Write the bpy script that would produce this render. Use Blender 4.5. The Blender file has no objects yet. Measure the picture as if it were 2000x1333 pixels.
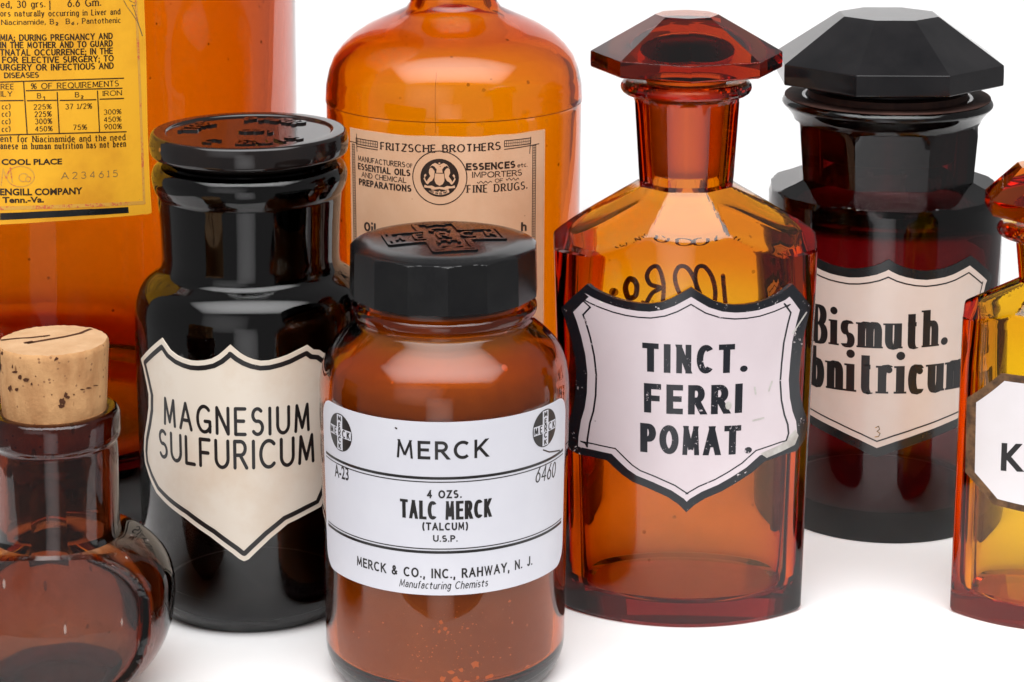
import bpy, bmesh, math, random
from mathutils import Vector
from mathutils.geometry import tessellate_polygon
random.seed(7)
sin, cos, pi, hyp = math.sin, math.cos, math.pi, math.hypot
R_ = math.radians
SC = bpy.context.scene
COL = SC.collection

# ------------------------------------------------------------------ camera
F_PX = 4600.0                      # focal length in photo pixels (photo 2000 x 1333)
PITCH = R_(7.0)                    # nearly level camera, lens shifted down
PY0 = 666.5 - F_PX * math.tan(R_(16.2 - 7.0))   # photo row of the optical axis
CAM = Vector((0.0, -0.62, 0.264))
cam_d = bpy.data.cameras.new("camera")
cam_d.sensor_width = 36.0
cam_d.lens = 36.0 * F_PX / 2000.0
cam_d.shift_y = -(666.5 - PY0) / 2000.0
cam_d.clip_start, cam_d.clip_end = 0.02, 50.0
cam = bpy.data.objects.new("camera", cam_d)
cam.location = CAM
cam.rotation_euler = (pi / 2 - PITCH, 0, 0)
COL.objects.link(cam)
SC.camera = cam

# ------------------------------------------------------------------ light tent
world = bpy.data.worlds.new("World"); SC.world = world; world.use_nodes = True
bg = world.node_tree.nodes["Background"]
bg.inputs[0].default_value = (1.0, 0.99, 1.0, 1); bg.inputs[1].default_value = 0.26


def math_n(nt, op, a, b=None):
    n = nt.nodes.new("ShaderNodeMath"); n.operation = op
    for i, s in enumerate((a, b)):
        if s is None: continue
        if isinstance(s, (int, float)): n.inputs[i].default_value = s
        else: nt.links.new(s, n.inputs[i])
    return n.outputs[0]


def area(name, loc, target, sx, sy, power, color=(1, 1, 1), shape='RECTANGLE'):
    l = bpy.data.lights.new(name, 'AREA'); l.shape = shape
    l.size, l.size_y, l.energy, l.color = sx, sy, power, color
    l.use_nodes = True          # cloth front: bright in the middle, fading to the rim
    nt = l.node_tree; em = nt.nodes['Emission']
    ge = nt.nodes.new("ShaderNodeNewGeometry"); sx_ = nt.nodes.new("ShaderNodeSeparateXYZ"); nt.links.new(ge.outputs['Parametric'], sx_.inputs[0])
    prod = None
    for k in (0, 1):
        inv = math_n(nt, 'SUBTRACT', 1.0, sx_.outputs[k]); m4 = math_n(nt, 'MULTIPLY', math_n(nt, 'MULTIPLY', sx_.outputs[k], inv), 4.0)
        prod = m4 if prod is None else math_n(nt, 'MULTIPLY', prod, m4)
    nt.links.new(math_n(nt, 'MULTIPLY', math_n(nt, 'POWER', math_n(nt, 'MAXIMUM', prod, 0.0), 0.55), 1.55), em.inputs['Strength'])
    o = bpy.data.objects.new(name, l); o.location = loc
    o.rotation_euler = (Vector(target) - Vector(loc)).to_track_quat('-Z', 'Y').to_euler()
    COL.objects.link(o); return o


area("softbox_overhead", (0.0, -0.55, 1.15), (0, -0.1, 0.0), 2.4, 1.1, 31.0)
area("softbox_front", (-0.55, -1.25, 0.50), (0, 0.15, 0.05), 1.2, 0.9, 1.7, (1, .985, 1))
area("reflection_strip", (-0.06, -0.95, -0.12), (0, 0.1, 0.05), 0.42, 0.75, 0.85, (1, .985, 1))  # strip light added low in front for an upright streak on the glass

SC.view_settings.view_transform = 'Standard'
SC.view_settings.look = 'None'
SC.view_settings.exposure = 0.10
SC.view_settings.gamma = 1.0
SC.view_settings.use_curve_mapping = False
SC.render.engine = 'CYCLES'
cy = SC.cycles
cy.max_bounces = 40; cy.transmission_bounces = 40; cy.glossy_bounces = 10
cy.diffuse_bounces = 4; cy.transparent_max_bounces = 16; cy.volume_bounces = 2
cy.sample_clamp_indirect = 6.0
cy.caustics_reflective = True; cy.caustics_refractive = True; cy.blur_glossy = 0.3
cy.use_denoising = True


# ------------------------------------------------------------------ materials
def new_mat(name):
    m = bpy.data.materials.new(name); m.use_nodes = True
    nt = m.node_tree; nt.nodes.clear()
    return m, nt, nt.nodes, nt.links


def noise(nt, scale, detail=3, rough=.55, stretch=(1, 1, 1)):
    tc = nt.nodes.new("ShaderNodeTexCoord"); mp = nt.nodes.new("ShaderNodeMapping")
    mp.inputs['Scale'].default_value = stretch
    n = nt.nodes.new("ShaderNodeTexNoise")
    n.inputs['Scale'].default_value = scale; n.inputs['Detail'].default_value = detail
    n.inputs['Roughness'].default_value = rough
    nt.links.new(tc.outputs['Object'], mp.inputs['Vector']); nt.links.new(mp.outputs[0], n.inputs['Vector'])
    return n.outputs['Fac']


def voro(nt, scale, stretch=(1, 1, 1), rnd=1.0):
    tc = nt.nodes.new("ShaderNodeTexCoord"); mp = nt.nodes.new("ShaderNodeMapping")
    mp.inputs['Scale'].default_value = stretch
    n = nt.nodes.new("ShaderNodeTexVoronoi"); n.inputs['Scale'].default_value = scale
    n.inputs['Randomness'].default_value = rnd
    nt.links.new(tc.outputs['Object'], mp.inputs['Vector']); nt.links.new(mp.outputs[0], n.inputs['Vector'])
    return n


def remap(nt, sock, a, b, lo=0., hi=1.):
    r = nt.nodes.new("ShaderNodeMapRange")
    r.inputs['From Min'].default_value, r.inputs['From Max'].default_value = a, b
    r.inputs['To Min'].default_value, r.inputs['To Max'].default_value = lo, hi
    nt.links.new(sock, r.inputs['Value']); return r.outputs[0]


def mixc(nt, fac, a, b):
    n = nt.nodes.new("ShaderNodeMix"); n.data_type = 'RGBA'
    if isinstance(fac, (int, float)): n.inputs[0].default_value = fac
    else: nt.links.new(fac, n.inputs[0])
    for k, s in ((6, a), (7, b)):
        if isinstance(s, tuple): n.inputs[k].default_value = (*s[:3], 1)
        else: nt.links.new(s, n.inputs[k])
    return n.outputs[2]


def bump(nt, sock, strength, dist):
    b = nt.nodes.new("ShaderNodeBump"); b.inputs['Strength'].default_value = strength
    b.inputs['Distance'].default_value = dist
    nt.links.new(sock, b.inputs['Height']); return b.outputs[0]


def glass(name, sig, rough=0.015, speck=0.0, dirt=0.0, scratch=0.0, wave=0.25, wscale=60, smear=.05):
    """amber glass: clear dielectric surface, colour from absorption inside (sig = 1/m for r,g,b)"""
    m, nt, N, L = new_mat(name)
    out = N.new("ShaderNodeOutputMaterial")
    g = N.new("ShaderNodeBsdfGlass"); g.inputs['IOR'].default_value = 1.5
    g.inputs['Roughness'].default_value = rough
    L.new(remap(nt, noise(nt, 38, 5, .65), .52, .78, rough, rough + smear), g.inputs['Roughness'])
    if wave:
        L.new(bump(nt, noise(nt, wscale, 1.5, .4), wave, 0.0004), g.inputs['Normal'])
    surf = g.outputs[0]

    def over(fac, color, surf):
        d = N.new("ShaderNodeBsdfDiffuse"); d.inputs[0].default_value = (*color, 1)
        mx = N.new("ShaderNodeMixShader"); L.new(fac, mx.inputs[0]); L.new(surf, mx.inputs[1]); L.new(d.outputs[0], mx.inputs[2])
        return mx.outputs[0]
    if dirt:
        f = remap(nt, noise(nt, 45, 6, .65), .5, .75, 0, dirt)
        surf = over(f, (.10, .055, .035), surf)
    if speck:
        v = voro(nt, 210)
        f = remap(nt, v.outputs['Distance'], .10, .14, 1, 0)
        k = remap(nt, v.outputs['Color'], .84, .86, 0, 1)
        surf = over(math_n(nt, 'MULTIPLY', math_n(nt, 'MULTIPLY', f, k), speck), (.02, .008, .004), surf)
    if scratch:
        v = voro(nt, 240, (1, 1, .28))
        f = remap(nt, v.outputs['Distance'], .08, .12, 1, 0)
        k = remap(nt, v.outputs['Color'], .66, .68, 0, 1)
        surf = over(math_n(nt, 'MULTIPLY', math_n(nt, 'MULTIPLY', f, k), scratch), (.42, .34, .30), surf)
    L.new(surf, out.inputs['Surface'])
    va = N.new("ShaderNodeVolumeAbsorption")
    dmax = max(sig) * 1.0001
    va.inputs['Density'].default_value = dmax
    va.inputs['Color'].default_value = (*[1 - s / dmax for s in sig], 1)
    L.new(va.outputs[0], out.inputs['Volume'])
    return m


def princ(name, color, rough=.5, spec=.5, col2=None, nscale=80, ndet=4, lo=.35, hi=.65, bmp=0, bscale=300, spots=None, stretch=(1, 1, 1), rough2=None, coat=0):
    m, nt, N, L = new_mat(name)
    out = N.new("ShaderNodeOutputMaterial"); p = N.new("ShaderNodeBsdfPrincipled")
    p.inputs['Roughness'].default_value = rough; p.inputs['Specular IOR Level'].default_value = spec
    p.inputs['Coat Weight'].default_value = coat; p.inputs['Coat Roughness'].default_value = .06
    c = (*color, 1)
    if col2:
        f = remap(nt, noise(nt, nscale, ndet, .6, stretch), lo, hi)
        c = mixc(nt, f, color, col2)
        if rough2 is not None:
            L.new(remap(nt, noise(nt, nscale * 1.3, ndet, .6, stretch), lo, hi, rough, rough2), p.inputs['Roughness'])
    for s in (spots or []):            # (scale, threshold on distance, share, colour)
        v = voro(nt, s[0], s[4] if len(s) > 4 else (1, 1, 1))
        f = math_n(nt, 'MULTIPLY', remap(nt, v.outputs['Distance'], s[1] * .8, s[1], 1, 0),
                   remap(nt, v.outputs['Color'], 1 - s[2] - .01, 1 - s[2] + .01))
        c = mixc(nt, f, c if not isinstance(c, tuple) else c[:3], s[3])
    if isinstance(c, tuple): p.inputs['Base Color'].default_value = c
    else: L.new(c, p.inputs['Base Color'])
    if bmp: L.new(bump(nt, noise(nt, bscale, 4, .6), bmp, 0.0005), p.inputs['Normal'])
    L.new(p.outputs[0], out.inputs[0])
    return m


def ink_mat(name, ink, ground, wear, scale=900, rough=.35, coat=0):
    """printed ink with small worn flecks showing the label below"""
    m, nt, N, L = new_mat(name)
    out = N.new("ShaderNodeOutputMaterial"); p = N.new("ShaderNodeBsdfPrincipled")
    p.inputs['Roughness'].default_value = rough; p.inputs['Coat Weight'].default_value = coat
    p.inputs['Coat Roughness'].default_value = .08
    a = noise(nt, scale, 6, .7); b = noise(nt, scale * .12, 2, .5)
    s = math_n(nt, 'ADD', a, math_n(nt, 'MULTIPLY', b, .5))
    f = remap(nt, s, .98 - wear, 1.0 - wear)
    L.new(mixc(nt, f, ink, ground), p.inputs['Base Color'])
    L.new(p.outputs[0], out.inputs[0]); return m


M = {}
M['film'], _nt, _N, _L = new_mat('red_tint_film')  # see-through reddish tint with brown blotches, for the flask's lower inside
_o, _t, _d, _m = _N.new("ShaderNodeOutputMaterial"), _N.new("ShaderNodeBsdfTransparent"), _N.new("ShaderNodeBsdfDiffuse"), _N.new("ShaderNodeMixShader")
_t.inputs[0].default_value = (.90, .58, .5, 1); _d.inputs[0].default_value = (.30, .08, .02, 1)
_L.new(remap(_nt, noise(_nt, 60, 6, .65), .4, .8, .01, .12), _m.inputs[0]); _L.new(_t.outputs[0], _m.inputs[1]); _L.new(_d.outputs[0], _m.inputs[2]); _L.new(_m.outputs[0], _o.inputs[0])
M['mould'] = princ('dark_letter_edges', (.030, .012, .006), .3, .3)  # opaque brown, the dark edges of the relief put into the colour
M['clump'] = princ('powder_clump', (.95, .66, .42), .9, .1)
M['backdrop'] = princ('white_paper', (.93, .93, .93), .75, .25, (.915, .915, .915), 30, bmp=.02)
AMB = (42, 240, 1500)
M['amber'] = glass('amber_glass', AMB, .012, speck=.5, dirt=.02, wave=.22)
M['amber_tall'] = glass('amber_jug_glass', (50, 240, 1000), .02, speck=.6, dirt=.05, wave=.3, wscale=35)
M['amber_flask'] = glass('amber_cut_glass', (45, 262, 1300), .006, speck=.35, dirt=.015, wave=.10)
M['amber_light'] = glass('yellow_amber_glass', (25, 145, 1700), .006, speck=.2, wave=.10)
M['amber_jar'] = glass('amber_jar_glass', (80, 310, 1100), .02, wave=.25)
M['amber_old'] = glass('old_amber_glass', (255, 520, 800), .03, speck=.5, dirt=.12, scratch=.6, wave=.5, wscale=90)
M['red_amber'] = glass('red_amber_glass', (24, 92, 160), .008, wave=.1)
M['frost'] = glass('ground_amber_glass', (9, 42, 125), .45, wave=.5, wscale=400)
M['frost_light'] = glass('ground_orange_glass', (6, 45, 260), .5, wave=.5, wscale=400)
M['orange_red'] = glass('orange_red_glass', (16, 80, 280), .01, wave=.15)
M['orange_glass'] = glass('orange_glass', (12, 95, 420), .03, wave=.2)
M['dark'] = glass('dark_brown_glass', (1600, 2500, 3200), .012, wave=.22)
M['violet'] = glass('dark_violet_glass', (330, 950, 850), .008, wave=.10)
M['black_glass'] = princ('black_glass', (.004, .004, .005), .06, .5, (.012, .011, .012), 40, rough2=.14, spots=[(700, .12, .06, (.16, .15, .15))])
M['bakelite'] = princ('black_bakelite', (.005, .005, .006), .14, .38, (.009, .009, .009), 60, rough2=.24, bmp=.03, bscale=700)
M['lid'] = princ('black_brown_lid', (.007, .005, .005), .06, .5, (.012, .008, .007), 60, bmp=.03, bscale=500,
                 spots=[(380, .26, .10, (.28, .10, .025))])
M['plug'] = princ('ground_glass_plug', (.085, .04, .03), .7, .3, (.05, .024, .02), 200, bmp=.15, bscale=1500)
M['plug_orange'] = princ('ground_glass_collar', (.62, .36, .14), .55, .3, (.5, .27, .09), 200)
M['cork'] = princ('cork', (.61, .335, .15), .85, .15, (.44, .215, .09), 160, 8, bmp=.5, bscale=520, lo=.42, hi=.66, stretch=(1, 1, .45),
                  spots=[(150, .34, .14, (.045, .015, .008), (1, 1, .7)), (420, .3, .22, (.24, .11, .045), (1, 1, .35)), (800, .3, .25, (.30, .15, .07))])
M['cork_top'] = princ('cork_end', (.58, .37, .21), .9, .1, (.50, .30, .16), 150, 6, bmp=.5, bscale=600, spots=[(420, .2, .12, (.25, .12, .06))])
M['cork_pit'] = princ('cork_pit', (.085, .034, .018), .9, .1)
M['talc'] = princ('powder_film', (.47, .36, .29), .9, .1, (.36, .25, .19), 28, 5, bmp=.2, bscale=300,
                  spots=[(95, .30, .12, (.95, .60, .36)), (240, .24, .12, (.95, .62, .4))])
M['paper_white'] = princ('white_label_paper', (.69, .685, .735), .55, .3, (.66, .655, .71), 60)
M['paper_cream'] = princ('cream_enamel', (.80, .71, .60), .3, .45, (.70, .55, .41), 42, 6, lo=.48, hi=.8, spots=[(260, .10, .05, (.35, .24, .15))])
M['paper_pink'] = princ('pale_pink_enamel', (.71, .615, .64), .16, .5, (.67, .575, .60), 40, spots=[(320, .10, .05, (.12, .08, .08)), (170, .12, .06, (.8, .76, .7))])
M['paper_bis'] = princ('ivory_enamel', (.78, .665, .60), .2, .5, (.74, .61, .53), 40, spots=[(280, .10, .05, (.5, .4, .38))])
M['paper_yellow'] = princ('yellowed_label_paper', (.92, .46, .025), .6, .25, (.66, .27, .016), 32, 7, lo=.42, hi=.72, spots=[(900, .14, .1, (.46, .2, .03))])
M['paper_tan'] = princ('tan_label_paper', (.84, .52, .33), .7, .2, (.77, .44, .26), 50, 6, spots=[(500, .12, .1, (.45, .2, .1))])
M['enamel_white'] = princ('white_enamel', (.78, .73, .74), .25, .5, (.74, .69, .69), 40, spots=[(300, .16, .10, (.42, .17, .08))])
M['rust'] = princ('rusty_border', (.20, .105, .05), .8, .2, (.07, .04, .025), 330, 6, bmp=.6, bscale=900)
M['ink'] = ink_mat('black_ink', (.012, .010, .010), (.5, .4, .35), -.05)
M['ink_warm'] = ink_mat('brown_black_ink', (.035, .02, .014), (.5, .28, .16), -.3)
M['ink_yellow'] = ink_mat('dark_ink_on_yellow', (.035, .018, .008), (.45, .2, .03), -.08)
M['ink_tinct'] = ink_mat('worn_black_enamel', (.012, .013, .018), (.6, .52, .55), .07, 1100, .2)
M['edge_tinct'] = ink_mat('chipped_black_border', (.010, .011, .015), (.62, .55, .55), .06, 800, .15)
M['edge_black'] = princ('black_enamel', (.010, .011, .012), .2, .5, (.02, .02, .02), 60)
M['ink_red'] = ink_mat('faded_red_ink', (.62, .13, .045), (.70, .36, .05), .30, 1500, .6)
M['ink_grey'] = ink_mat('grey_stamp_ink', (.19, .12, .05), (.6, .3, .04), .15, 900, .6)
M['white_edge'] = princ('chipped_white_edge', (.62, .60, .56), .4, .4, (.4, .36, .33), 200)
M['marker'], _nt, _N, _L = new_mat('faded_brown_handwriting')
_o, _t, _d, _m = _N.new("ShaderNodeOutputMaterial"), _N.new("ShaderNodeBsdfTransparent"), _N.new("ShaderNodeBsdfDiffuse"), _N.new("ShaderNodeMixShader")
_t.inputs[0].default_value = (.55, .34, .18, 1); _d.inputs[0].default_value = (.12, .06, .02, 1)
_L.new(remap(_nt, noise(_nt, 900, 4, .7), .35, .7, .25, .85), _m.inputs[0]); _L.new(_t.outputs[0], _m.inputs[1]); _L.new(_d.outputs[0], _m.inputs[2]); _L.new(_m.outputs[0], _o.inputs[0])
M['seam'] = princ('dark_seam_dirt', (.09, .02, .008), .6, .3)


# ------------------------------------------------------------------ pixel -> place
def cam_ray(px, py):
    x, y = (px - 1000.0) / F_PX, (py - PY0) / F_PX
    return Vector((x, cos(PITCH) - y * sin(PITCH), -sin(PITCH) - y * cos(PITCH)))


def ground_at(px, py):
    d = cam_ray(px, py); t = -CAM.z / d.z
    p = CAM + d * t; return p.x, p.y


class Spot:
    """a bottle's place: axis on the table, frame turned to face the camera (+ yaw)"""
    def __init__(s, px, py, yaw=0.0, z0=0.0):
        s.x, s.y = ground_at(px, py)
        e = Vector((s.x - CAM.x, s.y - CAM.y)).normalized()
        s.rz = math.atan2(-e.x, e.y); s.yaw = R_(yaw); s.e = e; s.px = px
        s.rad = None

    def depth(s, z=0.0):
        return (s.y - CAM.y) * cos(PITCH) + (CAM.z - z) * sin(PITCH)

    def Z(s, py, r=0.0):           # height at pixel row, on the axis (or r towards the camera)
        dist = hyp(s.x - CAM.x, s.y - CAM.y) - r
        d = cam_ray(s.px, py); t = dist / hyp(d.x, d.y)
        return CAM.z + d.z * t

    def R(s, hw, py):              # pixel half width -> metres
        return hw * s.depth(s.Z(py)) / F_PX

    def pr(s, hw, py):
        return (s.R(hw, py), s.Z(py))

    def local(s, v, yaw=True):
        a = -(s.rz + (s.yaw if yaw else 0)); x, y = v.x, v.y
        return Vector((x * cos(a) - y * sin(a), x * sin(a) + y * cos(a), v.z))

    def surf(s, px, py, back=False):
        """(angle, z) where the ray through a pixel meets the outer surface"""
        o = s.local(CAM - Vector((s.x, s.y, 0))); d = s.local(cam_ray(px, py))
        f = lambda t: hyp(o.x + d.x * t, o.y + d.y * t) - s.rad(math.atan2(o.x + d.x * t, -(o.y + d.y * t)), o.z + d.z * t)
        tm = -(o.x * d.x + o.y * d.y) / (d.x ** 2 + d.y ** 2)
        if back:
            a, b = tm, tm + .2
            for _ in range(50):
                m = (a + b) / 2
                if f(m) < 0: a = m
                else: b = m
        else:
            a, b = tm - .15, tm
            if f(b) > 0: b = tm
            for k in range(300):
                t = tm - .15 + .15 * k / 300
                if f(t) < 0: b = t; break
                a = t
            for _ in range(40):
                m = (a + b) / 2
                if f(m) < 0: b = m
                else: a = m
        p = o + d * b
        return math.atan2(p.x, -p.y), p.z

    def empty(s, name, label, cat, group=None):
        o = bpy.data.objects.new(name, None); o.location = (s.x, s.y, 0); o.rotation_euler = (0, 0, s.rz + s.yaw)
        o.empty_display_size = .01
        o['label'] = label; o['category'] = cat
        if group: o['group'] = group
        COL.objects.link(o); s.root = o; return o


def link(name, me, mats, parent=None, sharp=28):
    for m in (mats if isinstance(mats, (list, tuple)) else [mats]): me.materials.append(m)
    o = bpy.data.objects.new(name, me); COL.objects.link(o)
    if parent: o.parent = parent
    if sharp is not None:
        me.shade_smooth()
        me.set_sharp_from_angle(angle=R_(sharp))
    return o


# ------------------------------------------------------------------ lofts
def fillet(pts, n=5):
    """polyline of (r, z[, radius]) with rounded corners"""
    out = []
    for i, p in enumerate(pts):
        f = p[2] if len(p) > 2 else 0
        if f and 0 < i < len(pts) - 1:
            a, b, c = Vector(pts[i - 1][:2]), Vector(p[:2]), Vector(pts[i + 1][:2])
            u, v = (a - b), (c - b); k = min(f, u.length * .48, v.length * .48)
            q0, q1 = b + u.normalized() * k, b + v.normalized() * k
            for j in range(n + 1):
                t = j / n; w = q0 * (1 - t) ** 2 + b * 2 * t * (1 - t) + q1 * t * t
                out.append((w.x, w.y))
        else: out.append((p[0], p[1]))
    return out


def dense(pts, step):
    out = [pts[0]]
    for a, b in zip(pts, pts[1:]):
        n = max(1, int(hyp(b[0] - a[0], b[1] - a[1]) / step))
        out += [(a[0] + (b[0] - a[0]) * k / n, a[1] + (b[1] - a[1]) * k / n) for k in range(1, n + 1)]
    return out


def loft(name, rings, mat, parent, poles=(None, None), sharp=28, closed=False):
    """rings of equal length -> one mesh; poles close the ends; closed joins last ring to first"""
    n = len(rings[0]); vs = [p for r in rings for p in r]; fs = []
    for i in range(len(rings) - (0 if closed else 1)):
        a, b = i * n, ((i + 1) % len(rings)) * n
        for k in range(n):
            j = (k + 1) % n; fs.append((a + k, a + j, b + j, b + k))
    if poles[0] is not None:
        vs.append(poles[0]); c = len(vs) - 1
        fs += [(c, (k + 1) % n, k) for k in range(n)]
    if poles[1] is not None:
        vs.append(poles[1]); c = len(vs) - 1; b = (len(rings) - 1) * n
        fs += [(c, b + k, b + (k + 1) % n) for k in range(n)]
    me = bpy.data.meshes.new(name); me.from_pydata(vs, [], fs); me.validate()
    bm = bmesh.new(); bm.from_mesh(me); bmesh.ops.recalc_face_normals(bm, faces=bm.faces); bm.to_mesh(me); bm.free()
    return link(name, me, mat, parent, sharp)


def thetas(n, extra=()):
    t = sorted([2 * pi * k / n - pi for k in range(n)] + [((a + pi) % (2 * pi)) - pi for a in extra])
    o = []
    for a in t:
        if not o or a - o[-1] > 1e-4: o.append(a)
    return o


def ring(th, z, f):
    return [(f(t) * sin(t), -f(t) * cos(t), z) for t in th]


def lathe(name, prof, mat, parent, n=128, mod=None, sharp=28, extra=()):
    """prof: (r, z) list beginning and ending on the axis (r = 0); mod(theta, r, z, index) bends it"""
    th = thetas(n, extra); rings = []
    p = prof
    for i, (r, z) in enumerate(p):
        if r <= 1e-7: continue
        rings.append(ring(th, z, (lambda t, r=r, z=z, i=i: mod(t, r, z, i)) if mod else (lambda t, r=r: r)))
    return loft(name, rings, mat, parent, ((0, 0, p[0][1]) if p[0][0] <= 1e-7 else None, (0, 0, p[-1][1]) if p[-1][0] <= 1e-7 else None), sharp)


def rz_fn(prof):
    """radius as a function of height from an outer profile"""
    pts = sorted(prof, key=lambda p: p[1])

    def f(z):
        if z <= pts[0][1]: return pts[0][0]
        for a, b in zip(pts, pts[1:]):
            if a[1] <= z <= b[1]:
                return a[0] if b[1] - a[1] < 1e-9 else a[0] + (b[0] - a[0]) * (z - a[1]) / (b[1] - a[1])
        return pts[-1][0]
    return f


def rz_inv(pts):
    """height as a function of radius"""
    def f(q):
        for a, b in zip(pts, pts[1:]):
            if a[0] <= q <= b[0]: return a[1] + (b[1] - a[1]) * (q - a[0]) / (b[0] - a[0])
        return pts[-1][1]
    return f


def pmin(vals, p=40):
    m = min(vals); return m * sum((m / v) ** p for v in vals) ** (-1 / p)


# ------------------------------------------------------------------ lettering
def E(cx, cy_, rx, ry, a0, a1, n=12):
    return [(cx + rx * cos(R_(a0 + (a1 - a0) * k / n)), cy_ + ry * sin(R_(a0 + (a1 - a0) * k / n))) for k in range(n + 1)]


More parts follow.
